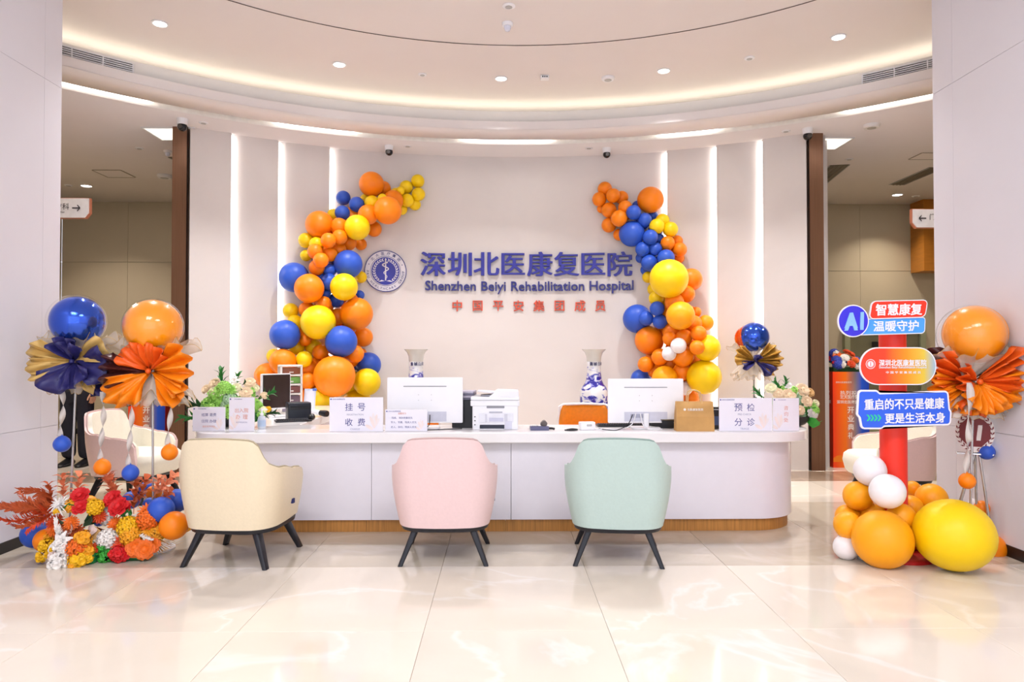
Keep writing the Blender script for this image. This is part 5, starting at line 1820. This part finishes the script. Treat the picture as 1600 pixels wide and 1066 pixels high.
def arrange(name, lab, D0, zbase, base_px, items, cat='flower arrangement'):
    """items: kind, colour, px, py, r_px, depth offset, optional direction"""
    b = P(base_px, 700, D0)
    t = empty(name, (b.x, D0, zbase), label=lab, cat=cat)
    ctr = Vector((b.x, D0 + .02, zbase + .06))
    for it in items:
        kind, col, px, py, rp, dd = it[:6]
        D = D0 + dd
        w = P(px, py, D); r = rp * D / FPX * (1.3 if kind == 'twig' else 1.15 if zbase > .1 and kind in ('hydrangea', 'spray', 'cluster') else 1.18 if kind in ('rose', 'mum', 'cluster', 'hydrangea', 'lily', 'spider') and zbase < .1 else 1.)
        dirn = Vector(it[6]) if len(it) > 6 else ((w - ctr) * .6 + Vector((0, -.34, .1)) if kind in ('rose', 'mum', 'lily', 'spider') else (w - ctr) + Vector((0, -.12, .03)))
        bloom(t, kind, col, w - t.location, r, dirn, random.uniform(0, 6))
    return t


def Z3(l, ox, oy, s):
    return [(k, c, ox + x / s, oy + y / s, r / s, *rest) for (k, c, x, y, r, *rest) in l]


# two foam boxes of silk flowers on the floor at the left (crop 10,730 scale 5.333)
LF = [('plume', 'rust', 400, 330, 420, .04, (-1, -.15, .05)), ('plume', 'rust', 410, 300, 380, .08, (-1, .1, .18)), ('plume', 'deep', 420, 360, 330, .0, (-1, -.1, -.12)), ('plume', 'rust', 400, 280, 300, .1, (-.9, .1, .35)), ('plume', 'rust', 430, 330, 400, .06, (-1, 0, .12)), ('plume', 'deep', 410, 340, 380, .03, (-1, -.2, .0)), ('plume', 'rust', 390, 370, 260, .02, (-.9, -.2, -.3)), ('plume', 'deep', 380, 400, 200, .03, (-.5, -.3, -.5)),  ('twig', 'coral', 470, 310, 180, .12, (-.05, 0, 1)), ('twig', 'coral', 590, 320, 190, .12, (.1, 0, 1)), ('twig', 'rust', 390, 330, 150, .12, (-.2, 0, 1)),
      ('spider', 'white', 450, 315, 75, -.02), ('rose', 'red', 610, 235, 62, .02), ('rose', 'red', 610, 330, 56, -.02), ('hydrangea', 'gold', 545, 325, 52, .0), ('hydrangea', 'yellow', 735, 335, 60, .02), ('mum', 'deep', 775, 410, 52, .03), ('cluster', 'yellow', 420, 380, 32, -.05),
      ('broad', 'dark', 640, 480, 180, .03, (.4, -.4, .9)), ('broad', 'dark', 660, 470, 170, .04, (.7, -.3, .7)), ('broad', 'leaf', 600, 380, 130, -.03, (-1, -.3, .2)), ('broad', 'dark', 560, 450, 120, .0, (-.8, -.4, .4)),
      ('mum', 'orange', 535, 465, 55, -.04), ('hydrangea', 'rust', 500, 530, 62, .0), ('mum', 'rust', 575, 545, 66, .0), ('mum', 'deep', 400, 455, 65, .02), ('mum', 'orange', 400, 520, 62, .0), ('hydrangea', 'gold', 360, 600, 55, .02),
      ('plume', 'white', 450, 590, 180, -.06, (-.1, -.2, 1)), ('plume', 'pinkw', 470, 600, 150, -.08, (.4, -.3, .8)), ('lily', 'white', 470, 620, 70, -.10), ('cluster', 'white', 460, 660, 70, -.1), ('rose', 'white', 420, 690, 60, -.1), ('cluster', 'white', 440, 790, 88, -.14), ('cluster', 'pinkw', 400, 740, 50, -.12), ('rose', 'white', 490, 700, 55, -.12), ('rose', 'white', 490, 830, 50, -.15),
      ('cluster', 'yellow', 350, 660, 72, -.05), ('cluster', 'yellow', 320, 740, 66, -.08), ('cluster', 'yellow', 400, 700, 45, -.09), ('cluster', 'gold', 640, 600, 80, -.08), ('hydrangea', 'orange', 600, 680, 85, -.08), ('cluster', 'yellow', 600, 770, 85, -.12), ('cluster', 'gold', 560, 820, 55, -.14), ('cluster', 'gold', 680, 700, 60, -.08), ('cluster', 'yellow', 680, 760, 50, -.1), ('rose', 'deep', 735, 680, 38, -.04)]
t = arrange('floor_bouquet', 'left floor bouquet of silk flowers with rust plumes and white lilies', 4.66, 0, 112, Z3(LF, 10, 730, 5.333))
GREENB = M('green_foam_box', '#1c7a40', .6, noise=.1)
a = P(75, 880, 4.56)
MB().rbox(P(76, 880, 4.56).x - t.location.x, P(145, 880, 4.56).x - t.location.x, -.10, .12, .0005, .06, .012, 'z', 2).build('foam_box', GREENB, t)
RF = [('twig', 'coral', 900, 270, 210, .14, (-.35, 0, 1)), ('twig', 'coral', 960, 330, 200, .12, (-.3, 0, .8)), ('twig', 'rust', 1100, 330, 180, .08, (.3, 0, 1)), ('twig', 'coral', 1210, 260, 200, .12, (.7, 0, .7)), ('twig', 'coral', 1240, 260, 130, .14, (.2, 0, 1)), ('twig', 'rust', 1260, 310, 130, .06, (.5, -.1, .5)), ('twig', 'rust', 1060, 390, 200, .06, (.1, 0, 1)), ('plume', 'straw', 770, 400, 160, .1, (.2, 0, 1)),
      ('rose', 'red', 880, 262, 62, .0), ('rose', 'red', 930, 328, 68, -.04), ('rose', 'red', 985, 340, 42, .0), ('rose', 'white', 830, 340, 52, .02), ('hydrangea', 'white', 845, 420, 58, .02), ('mum', 'orange', 905, 475, 62, -.04), ('hydrangea', 'yellow', 1020, 500, 78, -.06), ('hydrangea', 'gold', 1040, 570, 75, -.08), ('cluster', 'leaf', 1000, 390, 50, .0),
      ('mum', 'orange', 1175, 370, 68, -.02), ('hydrangea', 'orange', 1180, 440, 75, -.04), ('mum', 'gold', 1185, 520, 60, -.06), ('rose', 'white', 1280, 400, 52, .02), ('cluster', 'white', 1095, 440, 55, .0), ('cluster', 'gold', 1260, 540, 66, -.02), ('cluster', 'yellow', 1290, 560, 45, .0), ('rose', 'red', 1130, 525, 40, -.03),
      ('hydrangea', 'white', 850, 600, 75, -.08), ('plume', 'white', 880, 640, 110, -.1, (.6, -.4, .6)), ('plume', 'white', 1100, 560, 130, -.1, (1, -.3, -.2)), ('mum', 'deep', 955, 640, 75, -.1), ('rose', 'orange', 1070, 670, 66, -.12), ('rose', 'orange', 1150, 690, 66, -.12), ('rose', 'orange', 1210, 650, 56, -.08), ('mum', 'gold', 1225, 610, 55, -.06),
      ('cluster', 'red', 940, 720, 80, -.13), ('rose', 'red', 975, 730, 46, -.14), ('cluster', 'red', 900, 720, 50, -.13), ('broad', 'fgreen', 830, 700, 75, -.1, (.2, -.8, .5)), ('broad', 'fgreen', 820, 740, 80, -.1, (-.3, -.8, .2)), ('cluster', 'fgreen', 835, 745, 62, -.12), ('cluster', 'fgreen', 820, 670, 55, -.1), ('plume', 'mint', 790, 650, 150, -.08, (-.2, -.2, -1)), ('plume', 'mint', 700, 610, 110, -.06, (1, -.2, .1)), ('plume', 'dark', 760, 640, 110, -.06, (-.4, -.3, -.8)),
      ('broad', 'straw', 690, 560, 130, -.04, (1, -.2, .1)), ('broad', 'rust', 720, 600, 150, -.04, (1, -.2, .45)), ('broad', 'pinkw', 680, 540, 110, -.05, (.9, -.3, .2)), ('palm', 'straw', 1230, 620, 260, .04, (1, -.1, .05)), ('palm', 'straw', 1220, 590, 240, .06, (1, 0, .2))]
t = arrange('floor_bouquet', 'right floor bouquet with red roses, orange blooms and coral twigs', 4.74, 0, 205, Z3(RF, 10, 730, 5.333))
MB().rbox(P(152, 880, 4.66).x - t.location.x, P(224, 880, 4.66).x - t.location.x, -.10, .12, .0005, .07, .012, 'z', 2).build('foam_box', GREENB, t)

# bouquets on the desk
rnd = random.Random(4)
LD = [('spray', 'leaf', 350, 616, 32, .05, (-.15, 0, 1)), ('spray', 'leaf', 362, 614, 26, .06, (.35, 0, 1)), ('spray', 'dark', 330, 640, 38, .02, (-1, -.1, .35)), ('spray', 'leaf', 325, 652, 34, .0, (-1, -.1, .0)), ('spray', 'leaf', 395, 628, 30, .03, (1, 0, .5)), ('spray', 'dark', 400, 648, 26, .0, (1, 0, .1))]
for (px, py, r) in ((345, 612, 10), (352, 606, 9), (333, 622, 10), (345, 628, 12), (325, 632, 9), (335, 638, 10), (357, 612, 9), (360, 640, 11), (392, 615, 10), (398, 628, 9), (400, 640, 9), (322, 640, 8), (350, 642, 10), (375, 628, 10), (405, 648, 7), (385, 640, 10)):
    LD.append((('mum', 'cluster', 'hydrangea')[len(LD) % 3], 'lime', px + rnd.uniform(-3, 3), py + rnd.uniform(-4, 4), r * rnd.uniform(1., 1.25), rnd.uniform(-.10, .04)))
    LD.append(('leaf', 'leaf', px + rnd.uniform(-8, 8), py + rnd.uniform(-6, 6), 8, rnd.uniform(-.1, 0), (rnd.uniform(-1, 1), -.4, rnd.uniform(-.2, 1))))
LD += [('hydrangea', 'mint', 360, 624, 10, -.06), ('hydrangea', 'mint', 354, 634, 8, -.06), ('rose', 'peach', 335, 599, 9, .02), ('rose', 'peach', 322, 608, 8, .03), ('rose', 'cream', 333, 612, 8, -.03), ('lily', 'white', 366, 596, 9, .0), ('rose', 'cream', 368, 607, 9, -.04), ('rose', 'peach', 390, 598, 9, .0), ('rose', 'peach', 384, 614, 10, -.06), ('rose', 'cream', 399, 607, 6, .02), ('rose', 'peach', 413, 618, 6, .02), ('leaf', 'dark', 335, 618, 14, -.05, (.1, -.3, 1)), ('leaf', 'dark', 378, 602, 12, -.03, (.3, -.2, 1)), ('leaf', 'dark', 374, 614, 10, -.06, (.2, -.5, .8)), ('cluster', 'cream', 410, 642, 8, -.03), ('cluster', 'yellow', 418, 640, 6, -.02), ('cluster', 'leaf', 330, 648, 12, 0.), ('cluster', 'leaf', 398, 652, 9, 0.), ('cluster', 'leaf', 365, 652, 14, 0.)]
POT = M('dark_pot', '#2b2a2e', .4, noise=.05)
t = arrange('desk_bouquet', 'green hydrangea and peach rose bouquet at the left end of the desk', 5.72, TOPZ, 362, LD)
MB().lathe([(.07, .0005), (.10, .02), (.125, .06), (.13, .085), (.12, .085), (.09, .06), (0, .05)], 28).build('bowl', POT, t)
RD = [('spray', 'leaf', 1227, 622, 26, .04, (-.6, 0, 1)), ('spray', 'leaf', 1228, 620, 24, .05, (.0, 0, 1)), ('spray', 'dark', 1205, 632, 26, .02, (-1, -.1, .3)), ('spray', 'leaf', 1200, 628, 26, .02, (-.8, -.1, .7)), ('broad', 'fgreen', 1255, 652, 28, .0, (1, -.3, -.1)), ('broad', 'fgreen', 1250, 645, 30, .02, (1, -.1, .2)), ('broad', 'fgreen', 1262, 655, 20, -.04, (.7, -.6, -.3))]
for (px, py, r) in ((1240, 612, 8), (1222, 612, 8), (1215, 628, 10), (1232, 630, 12), (1250, 625, 10), (1262, 628, 9), (1268, 635, 8), (1262, 645, 9), (1252, 650, 10), (1240, 640, 12), (1272, 642, 7), (1225, 640, 10)):
    RD.append((('mum', 'cluster', 'hydrangea')[len(RD) % 3], 'lime' if rnd.random() < .7 else 'mint', px, py, r, rnd.uniform(-.03, .06)))
RD += [('rose', 'cream', 1205, 607, 9, .0), ('rose', 'peach', 1216, 615, 9, -.03), ('rose', 'peach', 1233, 618, 11, -.05), ('rose', 'peach', 1254, 609, 11, .0), ('rose', 'straw', 1265, 613, 8, .02), ('lily', 'white', 1233, 606, 9, .03), ('rose', 'peach', 1261, 627, 9, -.05), ('rose', 'white', 1270, 646, 9, -.05), ('rose', 'peach', 1250, 641, 8, -.07), ('rose', 'cream', 1275, 630, 6, .02)]
t = arrange('desk_bouquet', 'peach rose and green bouquet in a dark bowl at the right end', 5.72, TOPZ, 1240, RD)
MB().lathe([(.06, .0005), (.09, .015), (.12, .05), (.125, .08), (.115, .08), (.09, .05), (0, .04)], 28).build('bowl', POT, t)

# ------------------------------------------------------------------ gradient poster boxes for the opening ceremony
PG = gradient('poster_gradient', [(0, '#fa3c14'), (.35, '#fb7a12'), (.62, '#8d7f86'), (.8, '#1d55d2'), (1, '#1a3fb4')])
PG2 = gradient('poster_gradient_side_shaded', [(0, '#e02a16'), (.35, '#d84a18'), (.62, '#6a5f80'), (.8, '#1d40b8'), (1, '#182f98')], axis=1)  # front gradient darkened: the shade of the side face is in its colours
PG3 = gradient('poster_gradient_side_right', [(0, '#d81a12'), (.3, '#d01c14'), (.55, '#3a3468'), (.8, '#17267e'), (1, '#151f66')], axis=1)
PWHT = M('poster_white', '#f6f0ea', .5, noise=0)
CITY = gradient('poster_city', [(0, '#f29a1c'), (.5, '#9fb6d8'), (1, '#2f86e0')], axis=2)
POSTO = M('poster_orange', '#f8861a', .45, noise=.03)


def poster_box(px, D, lab, flowers):
    c = P(px, 700, D)
    w, h = .43, 1.13
    t = empty('poster_box', (c.x, D, 0), label=lab, cat='poster box', group='gradient poster boxes')
    MB().box(.001, w - .001, .001, w - .001, .0005, h - .001).build('box_core', BLACKP, t, smooth=False)
    MB().box(0, w, -.002, .0008, .0005, h).build('front_print', PG, t, smooth=False)
    MB().box(-.002, .0008, 0, w, .0005, h).build('side_print', PG2, t, smooth=False)
    MB().box(w - .0008, w + .002, 0, w, .0005, h).build('side_print', PG3, t, smooth=False)
    for face in range(3):
        def T(s, u, z, height=None, width=None, bold=0.):
            if face == 0: return text(s, PWHT, t, u * w, -.0028, z * h, height=height, width=width, bold=bold, depth=.0003)
            if face == 1: return text(s, PWHT, t, -.0028, w - u * w, z * h, height=height, width=width, bold=bold, depth=.0003, rot=(PI / 2, 0, -PI / 2))
            return text(s, PWHT, t, w + .0028, u * w, z * h, height=height, width=width, bold=bold, depth=.0003, rot=(PI / 2, 0, PI / 2))
        T('深圳北医康复医院', .3, .89, width=.19)
        T('热烈祝贺', .5, .775, width=.26)
        T('北大医疗集团', .5, .735, width=.26, bold=.006)
        T('深圳北医康复医院', .5, .685, width=.34, bold=.006)
        for k, ch in enumerate('开业典礼'):
            T(ch, .49, .60 - .088 * k, height=.075, bold=.012)
    # skyline printed low on the front
    for k, (u, hh) in enumerate(((.47, .05), (.53, .10), (.60, .15), (.66, .08), (.72, .12), (.78, .20), (.84, .07), (.90, .06))):
        MB().box(u * w, (u + .035) * w, -.0030, -.0018, .12 * h, (.12 + hh) * h).build('skyline_tower', CITY, t, smooth=False)
    pts = [(0, .06)] + [(u / 10, .10 + .03 * math.sin(u * .9)) for u in range(11)] + [(1, .06)]
    m = MB().vprism([(a * w, b * h) for a, b in pts][::-1], -.0028, -.0018).build('ground_wave', POSTO, t, smooth=False)
    if flowers:
        for k in range(34):
            a = rnd.uniform(0, 2 * PI); rr = math.sqrt(rnd.random()) * .23
            x_, y_ = w / 2 + rr * math.cos(a), w / 2 + rr * math.sin(a)
            z_ = h + .05 + .16 * (1 - (rr / .25) ** 2) + rnd.uniform(-.03, .04)
            if k < 8: bloom(t, 'leaf', 'dark', (x_, y_, h + .02), .2, (math.cos(a), math.sin(a), .3))
            kind, col, r = rnd.choice([('mum', 'orange', .055), ('rose', 'deep', .05), ('hydrangea', 'blue', .055), ('rose', 'white', .055), ('mum', 'orange', .05), ('hydrangea', 'blue', .06), ('cluster', 'red', .05), ('cluster', 'white', .05)])
            bloom(t, kind, col, (x_, y_, z_), r, (math.cos(a) * rr * 3, math.sin(a) * rr * 3 - .5, .8), rnd.uniform(0, 6))
        MB().box(.02, w - .02, .02, w - .02, h, h + .05).build('flower_foam', FM['dark'], t, smooth=False)
    return t


poster_box(1302, 8.27, 'orange and blue opening ceremony poster box topped with flowers, right side', True)
poster_box(200, 8.35, 'orange and blue opening ceremony poster box behind the left armchair', False)

# ------------------------------------------------------------------ red signpost with four boards
SD = 4.72
c = P(1396, 700, SD)
post = empty('signpost', (c.x, SD, 0), label='red signpost with colourful slogan boards beside the right pillar', cat='signpost')
REDP = M('post_red', '#f2331f', .4, noise=.03)
r_ = 19.5 * SD / FPX
MB().lathe([(r_, .0005), (r_, P(1396, 515, SD).z), (0, P(1396, 515, SD).z + .001)], 28).build('post', REDP, post)
MB().lathe([(.26, .0005), (.26, .02), (.24, .03), (0, .03)], 36).build('base_plate', M('base_red', '#c01818', .4), post)
FD = SD - r_ - .075


def board(pts, mat, y, th, nm, edge=None, grow=.012):
    xz = [(P(px, py, FD).x - c.x, P(px, py, FD).z) for px, py in pts]
    cx = sum(p[0] for p in xz) / len(xz); cz = sum(p[1] for p in xz) / len(xz)
    o = MB().vprism(xz, y - th, y).build(nm, mat, post, smooth=False)
    if edge:
        n = len(xz); big = []
        for i in range(n):
            a = Vector(xz[i - 1]); b = Vector(xz[i]); d = Vector(xz[(i + 1) % n])
            u = ((b - a).normalized() + (d - b).normalized()).normalized()
            nn = Vector((u.y, -u.x))
            if nn.dot(b - Vector((cx, cz))) < 0: nn = -nn
            big.append(tuple(b + nn * grow))
        MB().vprism(big, y - th * .8, y + .006).build('border', edge, post, smooth=False)
    return o


BW = M('board_white', '#f4f1f6', .4, noise=0)
y0 = -r_ - .075
for py in (508, 572, 640):
    MB().cbox(0, -r_ - .034, P(1396, py, FD).z, .09, .09, .05).build('bracket', REDP, post, smooth=False)
sky = board(rpoly([(1347, 500), (1444, 497), (1443, 520), (1338, 523)], [2, 3, 5, 2]), M('board_sky', '#4fa3f7', .35, noise=0), y0, .008, 'sky_blue_board', BW, .006)
board(rpoly([(1361, 472), (1446, 470), (1442, 495), (1357, 498)], [8, 5, 8, 5]), M('board_red', '#f4371c', .35, noise=0), y0 - .012, .008, 'red_board', BW, .006)
cc = P(1330, 502, FD)
t2 = [(1330 + 22.5 * math.cos(k * PI / 20), 502 + 23.5 * math.sin(k * PI / 20)) for k in range(40)]
board(t2, M('board_violet', '#3a2ed6', .35, noise=0), y0 - .022, .008, 'violet_disc', BW, .007)


def btext(s, px, py, wpx, hpx, mat, y, bold, shear=0., rot=0., depth=.0006, nm='lettering'):
    w = P(px, py, FD)
    return text(s, mat, post, w.x - c.x, y, w.z, height=hpx * FD / FPX, width=wpx * FD / FPX, bold=bold, depth=depth, shear=shear, rot=(PI / 2, -rot, 0), name=nm)


AIB = M('ai_blue', '#8ec2fb', .3, noise=.02)
btext('A', 1325, 503, 21, 28, AIB, y0 - .034, .05, .1, R(2), depth=.004, nm='letter')
btext('I', 1342.5, 502, 7, 28, AIB, y0 - .034, .05, .1, R(2), depth=.004, nm='letter')
btext('智慧康复', 1401.5, 484, 73, 18.5, BW, y0 - .0215, .022, .04, R(1))
btext('温暖守护', 1399, 509.5, 72, 17, BW, y0 - .0095, .018, .04, R(1))
OVG = gradient('oval_gradient', [(0, '#f53c1e'), (.32, '#f5421e'), (.62, '#f39a16'), (.85, '#e8c843'), (1, '#9dbbd0')])
ov = rpoly([(1344, 544.5), (1460, 544.5), (1460, 600), (1344, 600)], 27.5, 10)
board(ov, OVG, y0 - .002, .008, 'gradient_oval_board', BW, .007)
btext('深圳北医康复医院', 1409, 567, 75, 10.5, BW, y0 - .0115, .02)
btext('Shenzhen Beiyi Rehabilitation Hospital', 1409, 574.5, 75, 4.6, BW, y0 - .0115, .012)
btext('中 国 平 安 集 团 成 员', 1410, 582, 55, 4, BW, y0 - .0115, .01)
ec = P(1359, 569, FD)
q = ec.x - c.x, ec.z; rr = 7.6 * FD / FPX
for ra, rb in ((1., .9), (.68, .62)):
    n = 28
    rings = [[(q[0] + r * math.cos(2 * PI * j / n), yy_, q[1] + r * math.sin(2 * PI * j / n)) for j in range(n)] for r, yy_ in ((rr * ra, y0 - .010), (rr * ra, y0 - .0115), (rr * rb, y0 - .0115), (rr * rb, y0 - .010))]
    MB().rings(rings).build('emblem_ring', BW, post)
MB().vprism([(q[0] + rr * .55 * math.cos(k * PI / 8), q[1] + rr * .55 * math.sin(k * PI / 8)) for k in range(16)], y0 - .0112, y0 - .010).build('emblem_disc', BW, post)
MB().vprism([(q[0] - .002, q[1] - rr * .4), (q[0] + .002, q[1] - rr * .4), (q[0] + .002, q[1] + rr * .4), (q[0] - .002, q[1] + rr * .4)], y0 - .0120, y0 - .0112).build('emblem_staff', REDP, post)
lo = rpoly([(1342, 612), (1368, 612), (1373, 616.5), (1478, 613), (1480.5, 640), (1483, 644), (1482, 662), (1380, 664.5), (1376, 668), (1347, 668), (1344, 652), (1340, 647)], [4, 2, 2, 4, 1, 2, 4, 2, 2, 4, 2, 2], 4)
board(lo, M('board_blue', '#3566e8', .35, noise=0), y0 - .002, .008, 'blue_slogan_board', BW, .011)
btext('重启的不只是健康', 1411.5, 631, 126, 17.5, BW, y0 - .0115, .02, .0, R(1))
btext('更是生活本身', 1428, 653, 95, 16.5, BW, y0 - .0115, .02, .0, R(1))
CHEV = M('chevron_green', '#2fd09a', .4, noise=0)
for k in range(4):
    px = 1354 + 5.6 * k
    w = P(px, 653, FD); u = FD / FPX
    X, Zc = w.x - c.x, w.z
    MB().vprism([(X - 1.5 * u, Zc - 5 * u), (X + 1.5 * u, Zc - 5 * u), (X + 5 * u, Zc), (X + 1.5 * u, Zc + 5 * u), (X - 1.5 * u, Zc + 5 * u), (X + 2 * u, Zc)], y0 - .0118, y0 - .010).build('chevron', CHEV, post, smooth=False)

# ------------------------------------------------------------------ number plaque on a metal easel by the right pillar
PD = 4.79
c = P(1523, 675, PD)
t = empty('number_plaque', (c.x, PD, 0), R(-30), 'maroon number eleven plaque with laurel wreath on a metal stand', 'plaque')
z = c.z; u = PD / FPX
ring = [(25 * u * 1.05 * math.cos(2 * PI * k / 36), z + 32 * u * math.sin(2 * PI * k / 36)) for k in range(36)]
MB().vprism(ring, -.006, .006).build('plate', M('plaque_white', '#efe8e4', .4, noise=0), t)
MAR = M('plaque_maroon', '#7a1a1e', .4, noise=.03)
MB().vprism([(.165 * .60 * math.cos(2 * PI * k / 8 + PI / 8) * .98, z + 25 * u * math.sin(2 * PI * k / 8 + PI / 8)) for k in range(8)], -.009, -.006).build('maroon_field', MAR, t, smooth=False)
for dx in (-.026, .026):
    text('1', MATS['plaque_white'], t, dx, -.0095, z - .005, height=.105, bold=.04, depth=.0012, shear=.12, name='digit')
for s_ in (-1, 1):
    for k in range(11):
        a = R(-78 + 15.2 * k)
        for io in (-1, 1):
            cx, cz = s_ * (22.4 + 1.5 * io) * u * 1.02 * math.cos(a), z + (28.6 + 1.7 * io) * u * math.sin(a)
            d = Vector((-s_ * math.sin(a) + s_ * io * .6 * math.cos(a), math.cos(a) + io * .6 * math.sin(a))).normalized(); n_ = Vector((-d.y, d.x))
            o = Vector((cx, cz)); l, w_ = .014, .0048
            MB().vprism([tuple(o - d * l), tuple(o + n_ * w_), tuple(o + d * l), tuple(o - n_ * w_)], -.008, -.0058).build('laurel_leaf', MAR, t, smooth=False)
MB().rbox(-.11, .11, -.012, .035, z - 36 * u, z - 33 * u, .006, 'z', 2).build('ledge', CHROME, t)
MB().tube([(0, .02, z + .1), (0, .03, z - .15), (-.16, .02, .03)], .011, 10).build('stand_leg', POLE, t)
MB().tube([(.02, .02, z - .1), (.10, .03, .03)], .009, 10).build('stand_leg', POLE, t)
MB().tube([(.0, .03, z - .1), (.02, .13, .02)], .009, 10).build('stand_leg', POLE, t)
MB().box(-.17, .11, .0, .14, .0005, .02).build('stand_foot', CHROME, t, smooth=False)

# ------------------------------------------------------------------ person standing in the left corridor
SUIT = M('dark_suit', '#1c1d2c', .8, noise=.08, nscale=40)
SKIN = M('skin', '#d9a78a', .55, noise=.04)
HAIR = M('hair_black', '#15110f', .6, noise=.1)


def skin_mesh(name, verts, edges, radii, root, mat, parent, sub=2):
    me = bpy.data.meshes.new(name)
    me.from_pydata([Vector(v) for v in verts], edges, [])
    o = put(name, me, parent)
    o.modifiers.new('skin', 'SKIN')
    sv = me.skin_vertices[0].data if me.skin_vertices else None
    if sv is None:
        return o
    for i, r in enumerate(radii):
        sv[i].radius = r if hasattr(r, '__len__') else (r, r)
        sv[i].use_root = i == root
    s = o.modifiers.new('smooth', 'SUBSURF'); s.levels = s.render_levels = sub
    me.materials.append(mat)
    return o


pc = PZ(115, 729, 0)
J = dict(pel=(0, 0, .93), sp=(0, .0, 1.12), ch=(0, .0, 1.32), nk=(0, .0, 1.46), hd=(0, -.015, 1.56), tp=(0, -.01, 1.66))
legs = []
V = [J['pel'], J['sp'], J['ch'], J['nk'], J['hd'], J['tp']]
E_ = [(0, 1), (1, 2), (2, 3), (3, 4), (4, 5)]
Rr = [(.15, .11), (.135, .10), (.17, .115), .055, (.075, .095), (.06, .08)]
for s in (-1, 1):
    i = len(V)
    V += [(s * .095, 0, .86), (s * .10, -.01, .48), (s * .105, .01, .09)]
    E_ += [(0, i), (i, i + 1), (i + 1, i + 2)]
    Rr += [(.09, .095), (.06, .065), (.045, .05)]
    i = len(V)
    V += [(s * .19, 0, 1.40), (s * .245, .02, 1.14), (s * .235, -.05, .92), (s * .225, -.07, .84)]
    E_ += [(2, i), (i, i + 1), (i + 1, i + 2), (i + 2, i + 3)]
    Rr += [.06, .045, .036, (.03, .045)]
body = skin_mesh('person', V, E_, Rr, 0, SKIN, None)
bpy.context.view_layer.update()
body.location = (pc.x, pc.y + .06, 0)
tag(body, 'person in dark trousers and black shoes standing in the left corridor', 'person')


def cloth(name, vs, es, rs, root, mat):
    return skin_mesh(name, vs, es, rs, root, mat, body)


cloth('trousers', [(0, 0, 1.0), (0, 0, .88)] + [(s * .1, dy, z) for s in (-1, 1) for dy, z in ((0, .80), (-.01, .48), (.01, .075))], [(0, 1), (1, 2), (2, 3), (3, 4), (1, 5), (5, 6), (6, 7)], [(.155, .115), (.165, .12), (.108, .11), (.085, .09), (.078, .085), (.108, .11), (.085, .09), (.078, .085)], 0, SUIT)
vs = [(0, 0, .92), (0, 0, 1.14), (0, 0, 1.33), (0, .01, 1.44)]; es = [(0, 1), (1, 2), (2, 3)]; rs = [(.175, .13), (.155, .12), (.19, .13), (.09, .08)]
for s in (-1, 1):
    i = len(vs)
    vs += [(s * .20, 0, 1.39), (s * .25, .02, 1.14), (s * .24, -.045, .90)]
    es += [(2, i), (i, i + 1), (i + 1, i + 2)]; rs += [.075, .062, .052]
cloth('jacket', vs, es, rs, 0, SUIT)
for s in (-1, 1):
    m = MB()
    rings = []
    for y, w, h in ((.10, .02, .03), (.085, .04, .07), (.03, .046, .10), (-.03, .05, .085), (-.10, .052, .06), (-.16, .045, .045), (-.185, .02, .025)):
        rings.append([(s * .105 + w * math.cos(k * PI / 6), y, max(0.0005, h * .5 + h * .5 * math.sin(k * PI / 6))) for k in range(12)])
    m.rings(rings, True, True).build('shoe', BLACKP, body)
    # hand with fingers
    for k in range(4):
        x_, y_ = s * (.222 + .004 * k), -.105 + .024 * k
        MB().tube([(x_, y_, .83), (x_ - s * .008, y_ + .0, .78), (x_ - s * .02, y_ + .005, .745 + .01 * abs(k - 1.5))], [.010, .009, .007], 8).build('finger', SKIN, body)
    MB().tube([(s * .215, -.10, .86), (s * .205, -.13, .82), (s * .2, -.135, .79)], [.012, .010, .008], 8).build('thumb', SKIN, body)
hd = MB().sphere((0, -.015, 1.585), .105, 20, 14, sx=.74, sy=.9, sz=1.1).build('head', SKIN, body, ang=180)
MB().sphere((0, .012, 1.625), .108, 20, 14, sx=.80, sy=.92, sz=.86).build('hair', HAIR, body, ang=180)
MB().rings([[(-.012, -.105, 1.60), (.012, -.105, 1.60), (.016, -.105, 1.565), (-.016, -.105, 1.565)], [(-.004, -.115, 1.60), (.004, -.115, 1.60), (.008, -.130, 1.568), (-.008, -.130, 1.568)]], True, True).build('nose', SKIN, hd)
for s in (-1, 1):
    MB().sphere((s * .032, -.098, 1.60), .011, 10, 6, sz=.6).build('eye', BLACKP, hd)
    MB().sphere((s * .078, -.005, 1.585), .028, 10, 8, sx=.35, sy=.7).build('ear', SKIN, hd)
MB().tube([(-.025, -.103, 1.535), (0, -.109, 1.532), (.025, -.103, 1.535)], .006, 6).build('mouth', M('lips', '#a8625a', .5), hd)
